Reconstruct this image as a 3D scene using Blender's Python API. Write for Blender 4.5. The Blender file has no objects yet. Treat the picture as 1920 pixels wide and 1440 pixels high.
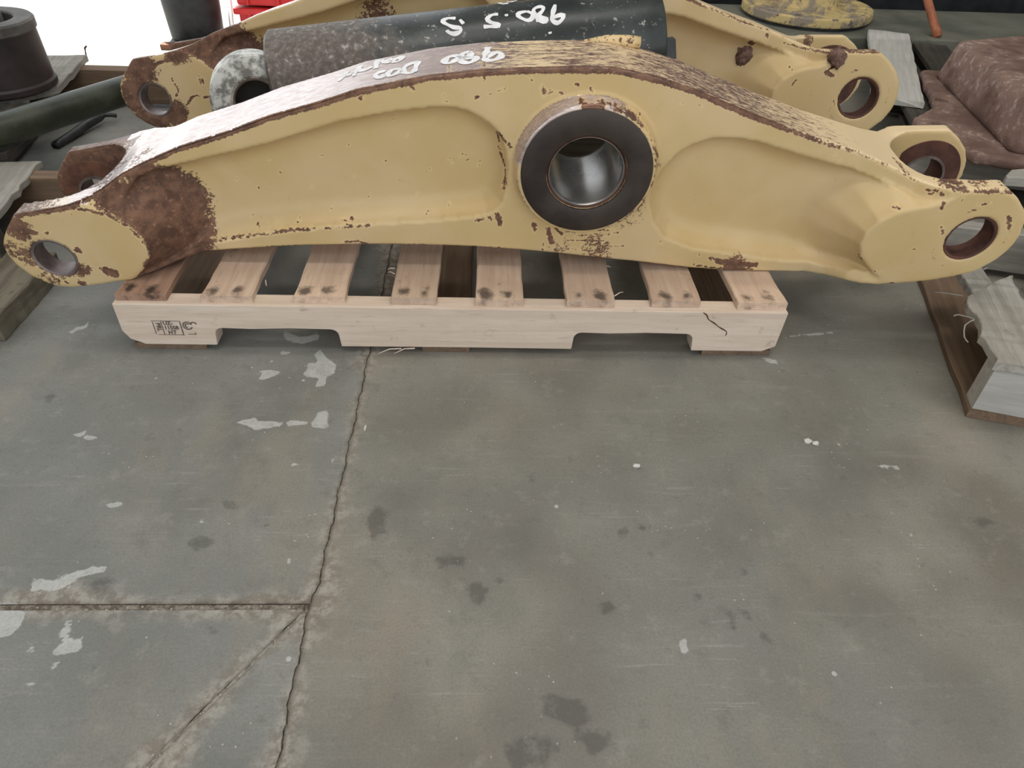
import bpy, bmesh, math, random
import numpy as np
from mathutils import Vector, Matrix, Euler
R = random.Random(7)
NR = np.random.RandomState(7)
SC = bpy.context.scene
COL = SC.collection

# ------------------------------------------------------------------ camera
cd = bpy.data.cameras.new('camera'); cam = bpy.data.objects.new('camera', cd); COL.objects.link(cam)
cd.sensor_width = 36.0; cd.lens = 1353.625/1920*36.0; cd.clip_start = 0.02; cd.clip_end = 200
_r, _u, _f = (0.99915, -0.02428, 0.03328), (-0.00993, 0.64203, 0.76662), (0.03998, 0.76630, -0.64124)
cam.matrix_world = Matrix(((_r[0], _u[0], -_f[0], 0.659), (_r[1], _u[1], -_f[1], -1.088), (_r[2], _u[2], -_f[2], 0.836), (0, 0, 0, 1)))
SC.camera = cam
# ------------------------------------------------------------------ light
SC.view_settings.view_transform = 'Standard'; SC.view_settings.look = 'None'
SC.view_settings.gamma = 1.0; SC.view_settings.use_curve_mapping = False
SC.view_settings.exposure = -0.40
wd = bpy.data.worlds.new('sky'); SC.world = wd; wd.use_nodes = True
bg = wd.node_tree.nodes['Background']; bg.inputs[0].default_value = (0.93, 0.97, 1.0, 1); bg.inputs[1].default_value = 1.80
sl = bpy.data.lights.new('sun', 'SUN'); sl.energy = 26.0; sl.angle = math.radians(1.5); sl.color = (1, 0.97, 0.92)
so = bpy.data.objects.new('sun', sl); COL.objects.link(so); so.location = (-1, 6, 9)
so.rotation_euler = Vector((0.10, -0.27, -1.0)).to_track_quat('-Z', 'Y').to_euler()
for k, (lx, ly) in enumerate(((.4, -.9), (2.0, .5))):   # unseen fill lights added under the roof to brighten upward faces
    al = bpy.data.lights.new('overhead_fill', 'AREA'); al.shape = 'RECTANGLE'; al.size = 2.4; al.size_y = .5; al.energy = 42.0; al.color = (1, .96, .90)
    ao = bpy.data.objects.new('overhead_fill', al); COL.objects.link(ao); ao.location = (lx, ly, 4.1)

OUT=[(-0.8219,0.0978),(-0.7519,0.1114),(-0.7156,0.1208),(-0.6809,0.1316),(-0.6574,0.1422),(-0.6285,0.1581),(-0.6009,0.1678),(-0.5725,0.1777),(-0.5229,0.1994),(-0.4343,0.2285),(-0.354,0.2597),(-0.2581,0.2885),(-0.1949,0.3103),(-0.1346,0.3236),(-0.074,0.3368),(0.0151,0.3489),(0.1038,0.3548),(0.1633,0.3577),(0.2373,0.3593),(0.2677,0.3539),(0.3145,0.3445),(0.3791,0.3273),(0.4473,0.3021),(0.534,0.2726),(0.631,0.242),(0.7154,0.2193),(0.7713,0.2006),(0.8184,0.1857),(0.8462,0.1825),(0.8687,0.1857),(0.9159,0.1875),(0.9711,0.1898),(0.999,0.1715),(1.0236,0.1487),(1.0392,0.1205),(1.0446,0.0912),(1.0432,0.0771),(1.0393,0.0608),(1.0259,0.0356),(1.0136,0.0239),(1.0007,0.0108),(0.9893,0.0054),(0.9561,-0.0057),(0.9212,-0.0143),(0.8709,-0.0219),(0.8144,-0.027),(0.7811,-0.0272),(0.7532,-0.0288),(0.7274,-0.0412),(0.6803,-0.05),(0.6109,-0.0493),(0.5177,-0.0484),(0.4483,-0.0437),(0.3509,-0.032),(0.2745,-0.0247),(0.1795,-0.0141),(0.0978,-0.0068),(0.0101,-0.0015),(-0.0598,0.0004),(-0.1485,0.0009),(-0.2311,-0.0009),(-0.3234,-0.0047),(-0.399,-0.0103),(-0.4912,-0.0189),(-0.5337,-0.0249),(-0.5686,-0.0327),(-0.6032,-0.0415),(-0.626,-0.0422),(-0.6551,-0.0434),(-0.6905,-0.0493),(-0.7215,-0.0564),(-0.7796,-0.0646),(-0.8063,-0.0627),(-0.8249,-0.0545),(-0.8479,-0.0383),(-0.8656,-0.0125),(-0.8718,0.0117),(-0.8702,0.032),(-0.8618,0.0485),(-0.8456,0.0705)]
PKL=[(-0.608,0.1487),(-0.5875,0.1538),(-0.4809,0.1809),(-0.3636,0.2117),(-0.3306,0.2232),(-0.2327,0.2551),(-0.1385,0.2756),(-0.0609,0.2866),(-0.0306,0.2864),(-0.0003,0.2782),(0.0313,0.2598),(0.0535,0.2357),(0.0639,0.2055),(0.0679,0.1688),(0.0669,0.136),(0.0569,0.096),(0.0316,0.0756),(-0.0045,0.0665),(-0.0875,0.0563),(-0.1914,0.048),(-0.296,0.0373),(-0.4018,0.0229),(-0.4671,0.0079),(-0.5152,-0.0018),(-0.5576,-0.0203),(-0.5863,-0.03),(-0.6143,-0.0382),(-0.6388,-0.0377),(-0.6683,-0.0146),(-0.6738,0.0706)]
PKR=[(0.3413,0.1024),(0.3395,0.1423),(0.3517,0.1755),(0.3685,0.2025),(0.3941,0.226),(0.4298,0.2401),(0.4717,0.2431),(0.5152,0.2371),(0.5654,0.223),(0.6448,0.2018),(0.7007,0.1892),(0.7563,0.1742),(0.8141,0.1537),(0.8512,0.1331),(0.8481,0.041),(0.8053,0.002),(0.7624,-0.0036),(0.7401,-0.0143),(0.7137,-0.0228),(0.6715,-0.0225),(0.6066,-0.0185),(0.562,-0.0102),(0.4488,0.0031),(0.384,0.0284),(0.3568,0.0612)]
PDL=[(-0.8883,0.1223),(-0.7483,0.1201),(-0.7147,0.123),(-0.6804,0.1205),(-0.6502,0.106),(-0.6207,0.0844),(-0.6028,0.0551),(-0.601,0.0251),(-0.6091,0.0056),(-0.6302,-0.0202),(-0.6628,-0.0488),(-0.7333,-0.0895),(-0.8743,-0.1056),(-0.9675,-0.0419)]
PDR=[(1.0509,0.2197),(0.9646,0.202),(0.9119,0.1954),(0.8794,0.171),(0.8408,0.1551),(0.816,0.1502),(0.7893,0.1413),(0.7586,0.1213),(0.7423,0.0943),(0.7419,0.0668),(0.7537,0.0388),(0.7828,0.0103),(0.8231,-0.0202),(0.8671,-0.0599),(1.0002,-0.0574),(1.1364,0.0751)]
HUBO=[0.2084,0.1828,0.1197]
HUBI=[0.2082,0.1831,0.0697]
HR=[0.9513,0.085,0.0478]
HL=[-0.7873,0.0039,0.041]
CHIP=[(0.005,[(0.0477,0.2406),(0.0565,0.2288),(0.0703,0.216)]),(0.004,[(0.0459,0.2356),(0.0482,0.2154)]),(0.004,[(0.0495,0.2),(0.0589,0.1739)]),(0.004,[(0.0621,0.1665),(0.0628,0.1414),(0.0592,0.1246)]),(0.008,[(0.0492,0.076),(0.0559,0.0546)]),(0.005,[(0.0317,0.0685),(0.039,0.0639)]),(0.004,[(0.0079,0.0608),(0.0214,0.0647)]),(0.006,[(0.1205,0.0584),(0.1235,0.0415)]),(0.007,[(0.1497,0.0445),(0.1594,0.0136)]),(0.003,[(0.1423,0.0133),(0.1435,-0.0058)]),(0.005,[(0.1653,0.0473),(0.1771,0.0328)]),(0.003,[(0.1851,0.0379),(0.2795,0.0473)]),(0.003,[(0.207,0.0309),(0.2703,0.036)]),(0.003,[(0.2288,0.0264),(0.2911,0.0402)]),(0.0025,[(0.1866,0.0205),(0.2617,0.0196)]),(0.0025,[(0.2197,0.0111),(0.3065,0.0078)]),(0.0025,[(0.1668,0.0011),(0.2429,-0.0038)]),(0.003,[(0.0907,0.3492),(0.1031,0.3344)]),(0.005,[(0.1199,0.3259),(0.1245,0.3114)]),(0.0035,[(0.1331,0.3189),(0.137,0.3154)]),(0.0035,[(0.1469,0.3175),(0.1546,0.3131)]),(0.004,[(0.1774,0.3319),(0.1802,0.3311)]),(0.004,[(0.2019,0.3244),(0.2079,0.3191)]),(0.0035,[(0.046,0.3176),(0.0586,0.3206)]),(0.003,[(0.0307,0.3089),(0.0316,0.309)]),(0.009,[(0.1911,0.3048),(0.2034,0.3023),(0.2214,0.3065)]),(0.004,[(0.1841,0.3111),(0.1888,0.3094)]),(0.004,[(0.2434,0.3006),(0.2549,0.298)]),(0.005,[(0.2693,0.2946),(0.28,0.2854)]),(0.003,[(0.2839,0.2788),(0.2922,0.2857)]),(0.003,[(0.2871,0.2702),(0.3118,0.2472),(0.3277,0.2274)]),(0.0035,[(0.3277,0.2274),(0.3385,0.2049)]),(0.005,[(0.0089,0.3038),(0.0107,0.3029)]),(0.004,[(-0.0459,0.2958),(-0.0432,0.295)]),(0.005,[(-0.1017,0.32),(-0.0985,0.3147)]),(0.005,[(-0.1891,0.2977),(-0.1865,0.2968)]),(0.003,[(-0.0483,0.3069),(-0.0465,0.3051)]),(0.004,[(0.0204,0.3482),(0.0223,0.3341)]),(0.0035,[(-0.0374,0.3413),(-0.0368,0.3307)]),(0.005,[(-0.105,0.3253),(-0.0998,0.3219)]),(0.003,[(0.3611,0.3027),(0.3641,0.3018)]),(0.002,[(0.3944,0.2998),(0.4013,0.2981)]),(0.002,[(-0.0144,0.1723),(-0.0113,0.1766)]),(0.002,[(-0.0095,0.1638),(-0.0064,0.1682)]),(0.002,[(0.0105,0.1533),(0.0135,0.1578)]),(0.002,[(0.0125,0.1599),(0.0155,0.1644)]),(0.002,[(-0.0444,0.164),(-0.0413,0.1684)]),(0.002,[(-0.0395,0.1576),(-0.0364,0.162)]),(0.002,[(-0.0223,0.1721),(-0.0193,0.1764)]),(0.002,[(-0.1641,0.1579),(-0.1607,0.1623)]),(0.002,[(-0.0801,0.1435),(-0.0769,0.148)]),(0.002,[(-0.1208,0.2096),(-0.1176,0.2138)]),(0.002,[(-0.2815,0.1658),(-0.2779,0.1702)]),(0.002,[(-0.2276,0.1233),(-0.2241,0.1279)]),(0.002,[(-0.312,0.0987),(-0.3082,0.1034)]),(0.002,[(-0.3665,0.1312),(-0.3627,0.1357)]),(0.002,[(-0.2015,0.0839),(-0.198,0.0886)]),(0.002,[(-0.1082,0.0919),(-0.1049,0.0966)]),(0.002,[(-0.1425,0.2394),(-0.1393,0.2434)]),(0.002,[(-0.2296,0.1883),(-0.2261,0.1925)]),(0.002,[(-0.277,0.0586),(-0.2732,0.0635)]),(0.002,[(-0.3425,0.0391),(-0.3385,0.044)]),(0.002,[(-0.4136,0.0964),(-0.4096,0.101)]),(0.002,[(-0.4502,0.1125),(-0.4462,0.1171)]),(0.002,[(-0.382,0.1527),(-0.3782,0.1571)]),(0.002,[(-0.4366,0.037),(-0.4324,0.042)]),(0.002,[(-0.0468,0.0756),(-0.0435,0.0804)]),(0.002,[(-0.089,0.0628),(-0.0857,0.0676)]),(0.003,[(-0.5104,0.0008),(-0.4558,0.0119),(-0.4075,0.0203)]),(0.004,[(-0.4075,0.0203),(-0.3593,0.0287),(-0.3067,0.0347)]),(0.0035,[(-0.2858,0.0363),(-0.2335,0.0411),(-0.1968,0.0455)]),(0.003,[(-0.2533,0.0479),(-0.2472,0.0468)]),(0.004,[(-0.2366,0.0495),(-0.2325,0.0496)]),(0.003,[(-0.423,0.0297),(-0.4178,0.025)]),(0.004,[(-0.2589,0.0049),(-0.248,0.0076),(-0.2249,0.0081),(-0.2064,0.0034)]),(0.003,[(-0.4984,-0.014),(-0.4956,-0.0152)]),(0.003,[(-0.4078,-0.0071),(-0.3444,-0.0045)]),(0.003,[(-0.1325,0.0025),(-0.09,0.0034)]),(0.003,[(-0.0369,0.0019),(0.0593,-0.0011)]),(0.009,[(0.5047,-0.0245),(0.5507,-0.0303),(0.5848,-0.0323)]),(0.005,[(0.4863,-0.017),(0.5096,-0.0218)]),(0.004,[(0.4569,-0.0348),(0.5088,-0.0418),(0.5821,-0.0431)]),(0.003,[(0.4625,-0.0096),(0.465,-0.0109)]),(0.003,[(0.3755,0.022),(0.3812,0.0145)]),(0.004,[(0.8382,0.1714),(0.8472,0.1738)]),(0.005,[(0.8437,0.1639),(0.8516,0.175)]),(0.004,[(0.8502,0.1865),(0.8722,0.186),(0.8976,0.1844)]),(0.006,[(0.8587,0.1727),(0.8611,0.1716)]),(0.005,[(0.8638,0.1596),(0.8667,0.1597)]),(0.005,[(0.8629,0.1507),(0.8655,0.1474)]),(0.003,[(0.8938,0.1658),(0.8941,0.1713)]),(0.005,[(0.9123,0.1847),(0.9515,0.1856)]),(0.005,[(0.9662,0.186),(0.9807,0.1831)]),(0.006,[(0.9977,0.1346),(1.0046,0.1256),(1.0136,0.1107)]),(0.0025,[(0.9268,0.1599),(0.9402,0.1591),(0.9515,0.1627)]),(0.004,[(0.8802,0.1136),(0.8904,0.0963)]),(0.003,[(0.8512,0.0606),(0.8538,0.0594)]),(0.004,[(1.0404,0.1089),(1.0435,0.0995)]),(0.0025,[(0.7827,0.1411),(0.7898,0.1435)]),(0.0025,[(0.7523,0.0425),(0.7612,0.0302)]),(0.003,[(0.7956,0.008),(0.8083,0.0031)]),(0.004,[(0.8345,-0.0213),(0.8459,-0.0224)]),(0.003,[(0.8732,0.1838),(0.8723,0.1773)]),(0.003,[(0.6645,0.217),(0.6669,0.2129)]),(0.003,[(0.6758,0.2079),(0.6775,0.2058)]),(0.003,[(0.7978,0.1917),(0.8173,0.1814)]),(0.007,[(-0.8061,0.0646),(-0.798,0.0613)]),(0.006,[(-0.8293,0.0572),(-0.8256,0.0504)]),(0.004,[(-0.7802,0.0606),(-0.7744,0.063)]),(0.009,[(-0.7357,0.0265),(-0.7347,0.0241)]),(0.006,[(-0.7372,-0.0273),(-0.7296,-0.0122),(-0.7343,-0.0223)]),(0.009,[(-0.76,-0.0507),(-0.7528,-0.0531)]),(0.004,[(-0.732,-0.016),(-0.7279,-0.0184)]),(0.014,[(-0.699,-0.0216),(-0.688,-0.0276)]),(0.005,[(-0.7107,-0.018),(-0.7027,-0.0179)]),(0.005,[(-0.7876,-0.0486),(-0.7845,-0.0511)]),(0.005,[(-0.7462,0.1093),(-0.7064,0.1156),(-0.6807,0.1097),(-0.6512,0.1005)]),(0.005,[(-0.6512,0.1005),(-0.625,0.0798),(-0.6124,0.0538)]),(0.004,[(-0.821,0.0978),(-0.7861,0.103),(-0.7509,0.1092)]),(0.004,[(-0.6124,0.0538),(-0.6044,0.0268)]),(0.005,[(-0.6549,-0.0507),(-0.6293,-0.0347)])]
BLOB=[(-0.602,0.04,0.085,1.0),(-0.578,0.017,0.07,1.0),(-0.561,0.076,0.055,1.0),(-0.587,0.121,0.05,0.9),(-0.648,0.092,0.045,0.9),(-0.602,-0.04,0.05,0.9),(-0.632,0.103,0.05,0.9),(-0.835,0.01,0.03,0.55),(-0.805,0.058,0.025,0.5),(-0.814,-0.045,0.03,0.55),(-0.748,-0.019,0.02,0.6),(-0.824,0.069,0.03,0.75),(-0.859,0.022,0.03,0.5),(-0.558,-0.001,0.05,0.7),(0.177,0.008,0.03,0.45),(0.254,-0.004,0.05,0.5),(0.306,0.084,0.05,0.45),(0.335,0.186,0.03,0.4),(0.54,-0.033,0.03,0.7)]
TXT=[[(0.0279,0.103),(0.0234,0.063),(0.0244,0.044),(0.037,0.042),(0.0497,0.055),(0.0481,0.074),(0.0371,0.073),(0.0262,0.053)],[(-0.0035,0.088),(-0.0163,0.082),(-0.0178,0.068),(-0.0065,0.058),(0.0061,0.061),(0.0046,0.045),(-0.0079,0.038),(-0.0191,0.052),(-0.0122,0.064),(-0.0032,0.071),(-0.0035,0.088)],[(-0.0235,0.075),(-0.0382,0.076),(-0.0468,0.062),(-0.0444,0.048),(-0.0335,0.049),(-0.024,0.063),(-0.0235,0.075)],[(-0.0937,0.075),(-0.0986,0.029)],[(-0.0937,0.075),(-0.11,0.069),(-0.1181,0.055),(-0.1166,0.038),(-0.1087,0.03),(-0.0986,0.029)],[(-0.1238,0.057),(-0.1388,0.058),(-0.1449,0.045),(-0.1419,0.034),(-0.1311,0.036),(-0.1238,0.046),(-0.1238,0.057)],[(-0.1501,0.059),(-0.1614,0.06),(-0.1674,0.047),(-0.1587,0.036),(-0.1515,0.037),(-0.1544,0.047)],[(-0.1252,0.115),(-0.1274,0.097),(-0.1384,0.093),(-0.1414,0.104),(-0.1323,0.109),(-0.1252,0.115)],[(-0.1442,0.113),(-0.1587,0.105),(-0.1504,0.099),(-0.1431,0.102)],[(-0.1619,0.117),(-0.1625,0.105)],[(-0.171,0.121),(-0.1702,0.08)],[(-0.1785,0.094),(-0.1905,0.083),(-0.2043,0.093)],[(-0.201,0.112),(-0.2032,0.092)],[(-0.2084,0.087),(-0.2255,0.084)],[(-0.2267,0.106),(-0.2259,0.08)],[(-0.2095,0.095),(-0.208,0.07)],[(-0.2306,0.079),(-0.237,0.07)]]
FCHIP=[(0.004,[(-0.6641,0.0663),(-0.6612,0.0415)]),(0.004,[(-0.6546,0.0605),(-0.6545,0.048)]),(0.006,[(-0.657,0.0164),(-0.636,0.0198),(-0.631,0.0111)]),(0.005,[(-0.7088,-0.0052),(-0.691,0.0149),(-0.6733,0.022)]),(0.004,[(-0.7432,-0.0067),(-0.7208,0.0326),(-0.7326,0.0571)]),(0.006,[(-0.7681,0.0864),(-0.7107,0.107),(-0.6829,0.1142)]),(0.005,[(-0.6229,0.0865),(-0.612,0.0747)]),(0.007,[(0.8626,0.1794),(0.8807,0.1685)]),(0.005,[(0.8546,0.1403),(0.8664,0.1479)]),(0.008,[(0.859,0.1381),(0.8757,0.1329)]),(0.004,[(0.7183,0.2081),(0.7222,0.1965)]),(0.003,[(0.7776,0.1441),(0.7813,0.1395)]),(0.003,[(0.8934,0.0789),(0.8982,0.0667)]),(0.004,[(0.8979,0.1867),(0.9352,0.1871),(0.972,0.1887)]),(0.004,[(0.7608,0.1905),(0.8271,0.1815),(0.8793,0.1778)]),(0.003,[(0.584,0.2648),(0.6407,0.2352),(0.7217,0.2153)]),(0.003,[(0.46,0.2485),(0.4629,0.2463)]),(0.003,[(0.8998,-0.0701),(0.902,-0.0728)]),(0.008,[(0.6863,0.1858),(0.6952,0.1813)]),(0.004,[(0.7861,0.1069),(0.792,0.1193)])]
FBLOB=[(-0.6192,0.1052,0.09,1),(-0.6447,0.1471,0.06,1),(-0.5839,0.0754,0.07,1),(-0.8208,0.0091,0.055,0.85),(-0.8095,-0.0556,0.05,0.85),(-0.7407,-0.0261,0.035,0.8),(-0.8098,0.0785,0.05,0.85),(-0.7066,0.1251,0.04,0.8),(-0.2345,0.1996,0.06,0.6),(0.8747,0.1718,0.02,0.8)]
LUMP=[(0.6937,0.145),(0.8747,0.1718)]
PTXT=[[(0.394,-0.4032),(0.378,-0.3754),(0.3682,-0.4229),(0.3699,-0.497),(0.3871,-0.6274),(0.4002,-0.6643),(0.3993,-0.7382),(0.3869,-0.7773),(0.3757,-0.7273),(0.3729,-0.677)],[(0.402,-0.4536),(0.4082,-0.5746)],[(0.4811,-0.4233),(0.4682,-0.4269),(0.4576,-0.5163),(0.4623,-0.6082),(0.4769,-0.6672),(0.478,-0.7068),(0.4677,-0.7125),(0.4475,-0.6964)],[(0.497,-0.4495),(0.4979,-0.5093)],[(0.5402,-0.4338),(0.5244,-0.4571),(0.5207,-0.532),(0.5289,-0.6174),(0.5392,-0.6706),(0.5485,-0.6236),(0.5501,-0.5199),(0.5402,-0.4338)],[(0.5581,-0.7322),(0.5578,-0.636),(0.5533,-0.4789),(0.5565,-0.3842),(0.5677,-0.3351),(0.5748,-0.3762),(0.5725,-0.4616),(0.5621,-0.5804),(0.568,-0.6396),(0.5778,-0.6721),(0.5743,-0.7338),(0.5652,-0.7132),(0.5613,-0.6307)],[(0.6007,-0.3255),(0.596,-0.4507),(0.5898,-0.6186),(0.5875,-0.713),(0.5966,-0.7969),(0.6078,-0.7381),(0.6127,-0.6391),(0.6025,-0.6355),(0.5898,-0.6778)],[(0.5798,-0.9564),(0.5802,-0.9975)],[(0.525,0.2221),(0.5142,0.0707),(0.5038,0.2216),(0.4905,0.1498),(0.4942,0.0082),(0.5079,-0.0189)],[(0.5301,0.2231),(0.5407,0.2233)]]
FLAKE=[[(0.2496,-0.0584),(0.2708,-0.055),(0.2912,-0.0608),(0.2844,-0.0731),(0.2684,-0.0854),(0.2577,-0.0841),(0.2598,-0.069)],[(0.344,-0.0091),(0.3509,0.0075),(0.3686,-0.02),(0.3878,-0.0357),(0.3904,-0.0637),(0.3769,-0.0746),(0.3789,-0.097),(0.3612,-0.1032),(0.3635,-0.0794),(0.3415,-0.0737),(0.3312,-0.0647),(0.3422,-0.0522),(0.3354,-0.0366),(0.3533,-0.0331)],[(0.2757,0.0011),(0.2981,-0.0018),(0.2952,-0.0117),(0.2801,-0.0103)],[(0.2367,-0.1934),(0.2616,-0.1878),(0.2768,-0.185),(0.2823,-0.1928),(0.3227,-0.1924),(0.3229,-0.2054),(0.302,-0.2094),(0.2812,-0.2135),(0.2653,-0.2021)],[(0.3289,-0.1923),(0.3504,-0.1894),(0.3665,-0.1945),(0.3618,-0.2023),(0.3326,-0.2014)],[(0.3732,-0.2022),(0.3803,-0.1677),(0.3924,-0.1648),(0.4022,-0.2019),(0.3981,-0.2084),(0.3803,-0.2073)],[(-0.0034,-0.2278),(0.0102,-0.2239),(0.0091,-0.2152),(0.0177,-0.2276),(0.0447,-0.236),(0.0425,-0.2409),(0.0201,-0.2374)],[(0.1066,-0.3743),(0.1288,-0.3681),(0.1304,-0.3763),(0.1144,-0.3804)],[(0.2448,-0.3999),(0.2591,-0.4018),(0.2626,-0.4086),(0.2535,-0.4087)],[(0.0682,-0.5233),(0.0632,-0.5027),(0.0976,-0.5053),(0.1009,-0.4969),(0.1337,-0.4832),(0.15,-0.4832),(0.1513,-0.4918),(0.1174,-0.5028),(0.1158,-0.5152),(0.0981,-0.5217),(0.0799,-0.5193)],[(0.0346,-0.5376),(0.059,-0.5393),(0.0766,-0.5549),(0.0819,-0.5701),(0.0734,-0.5885),(0.0608,-0.5892)],[(0.1333,-0.5851),(0.1345,-0.5612),(0.1415,-0.5666),(0.1463,-0.5852),(0.156,-0.5925),(0.1646,-0.5853),(0.1698,-0.6069),(0.1391,-0.6124),(0.1352,-0.6067),(0.1414,-0.5961)],[(0.1036,-0.615),(0.1069,-0.5981),(0.1144,-0.6031),(0.1116,-0.608)],[(0.1425,-0.631),(0.1425,-0.6228),(0.1536,-0.6194),(0.1529,-0.6263)],[(0.1184,-0.6508),(0.1294,-0.6456),(0.1365,-0.6476),(0.1267,-0.6528)],[(0.2686,0.0659),(0.3034,0.0456),(0.3326,0.0532),(0.3351,0.0674),(0.3446,0.043),(0.3179,0.0236),(0.2972,0.0266),(0.2792,0.0399)],[(-0.1283,0.0572),(-0.1244,0.0714),(-0.1122,0.0734),(-0.1118,0.0895),(-0.1049,0.0825),(-0.1053,0.0665),(-0.1192,0.0591),(-0.1239,0.0469),(-0.1347,0.0536)],[(0.3597,-0.2858),(0.3706,-0.2903),(0.3687,-0.2973),(0.3597,-0.2939)],[(1.2996,-0.2833),(1.3333,-0.2878),(1.3336,-0.295),(1.305,-0.2916)],[(1.1945,-0.0031),(1.2212,-0.0076),(1.2197,-0.0225),(1.2025,-0.0179)],[(1.2729,0.0716),(1.3657,0.0864),(1.3641,0.079),(1.2712,0.0661)],[(1.2961,0.0757),(1.3305,0.0801),(1.3285,0.0746),(1.2943,0.0702)],[(0.9103,-0.5998),(0.9217,-0.5946),(0.9222,-0.6145),(0.9123,-0.6166)],[(0.4185,-0.2783),(0.4256,-0.2806),(0.4238,-0.2899)],[(0.3926,-0.438),(0.3975,-0.4398),(0.3957,-0.4454)],[(0.301,-0.577),(0.3055,-0.5785),(0.3037,-0.5814)],[(0.3721,-0.595),(0.3778,-0.5965),(0.376,-0.6001)],[(0.3072,-0.6286),(0.314,-0.63),(0.3121,-0.6341)],[(0.3899,-0.4709),(0.3954,-0.4691),(0.3962,-0.4797)],[(0.3384,-0.4362),(0.3464,-0.438),(0.3447,-0.4436)],[(1.2817,-0.4228),(1.297,-0.4247),(1.2911,-0.4307)]]
SPOT=[[(0.2439,-0.4382),(0.259,-0.4269),(0.2814,-0.4344),(0.2836,-0.4474),(0.2674,-0.4547),(0.2495,-0.4511)],[(0.1414,-0.507),(0.1613,-0.5028),(0.1676,-0.5153),(0.1638,-0.5316),(0.1506,-0.5194)],[(0.7355,-0.6716),(0.7486,-0.6665),(0.7607,-0.675),(0.7763,-0.6784),(0.7873,-0.6944),(0.7771,-0.7023),(0.7588,-0.6985),(0.7407,-0.6908)],[(0.9824,-0.5657),(0.9899,-0.5641),(0.9934,-0.5828),(0.9838,-0.5873)],[(0.9742,-0.5497),(0.9822,-0.5465),(0.9926,-0.5617),(0.9849,-0.5641)],[(1.018,-0.5852),(1.0304,-0.5906),(1.0351,-0.6026),(1.0208,-0.5995)],[(1.0019,-0.5538),(1.0095,-0.5522),(1.0129,-0.5658),(1.0075,-0.5673)],[(0.8558,-0.4208),(0.8701,-0.4139),(0.8747,-0.4256),(0.8618,-0.4334)],[(0.8872,-0.4109),(0.9028,-0.4078),(0.9024,-0.4197),(0.891,-0.4217)],[(1.4008,-0.3972),(1.43,-0.4002),(1.4219,-0.4044),(1.4125,-0.4095),(1.4048,-0.4085)],[(0.5965,-0.4699),(0.6127,-0.4654),(0.6337,-0.4708),(0.6355,-0.4815),(0.6169,-0.478),(0.6099,-0.4868),(0.5972,-0.4815)],[(0.7728,-0.7157),(0.8069,-0.713),(0.8117,-0.7232),(0.7861,-0.7336)],[(0.6901,-0.7268),(0.7267,-0.7182),(0.7444,-0.7273),(0.7314,-0.7416),(0.6955,-0.7498)],[(0.4926,-0.3971),(0.5018,-0.3768),(0.5164,-0.3869),(0.5177,-0.4264),(0.5051,-0.4359),(0.4951,-0.4168)],[(0.6436,-0.516),(0.6579,-0.5076),(0.6688,-0.5203),(0.6653,-0.5408),(0.6477,-0.5448)],[(0.676,-0.5033),(0.687,-0.499),(0.6868,-0.5119)],[(0.818,-0.5412),(0.8289,-0.5396),(0.8357,-0.5533),(0.8231,-0.5572)],[(0.9464,-0.5291),(0.9546,-0.5316),(0.9494,-0.5415)],[(-0.0916,-0.1369),(-0.0814,-0.1241),(-0.0746,-0.1353),(-0.0801,-0.1505)],[(0.3063,-0.5725),(0.3163,-0.5725),(0.3276,-0.5815),(0.319,-0.5815)],[(0.1579,-0.2199),(0.1631,-0.2148),(0.1663,-0.2248)],[(0.2733,-0.3654),(0.2846,-0.3695),(0.2959,-0.3827),(0.2835,-0.3797)],[(0.3402,-0.4123),(0.3529,-0.4113),(0.3502,-0.4162)],[(0.8965,-0.4588),(0.9017,-0.4597),(0.8964,-0.4725)],[(0.7934,-0.2729),(0.8005,-0.2705),(0.7997,-0.28)],[(1.4081,-0.3993),(1.423,-0.4023),(1.4156,-0.4084)],[(0.7272,-0.3107),(0.7399,-0.3083),(0.7373,-0.3275)],[(0.9085,-0.2863),(0.9168,-0.2886),(0.9118,-0.3037)],[(1.0224,-0.4861),(1.0264,-0.4905),(1.0223,-0.4976)]]


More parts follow.
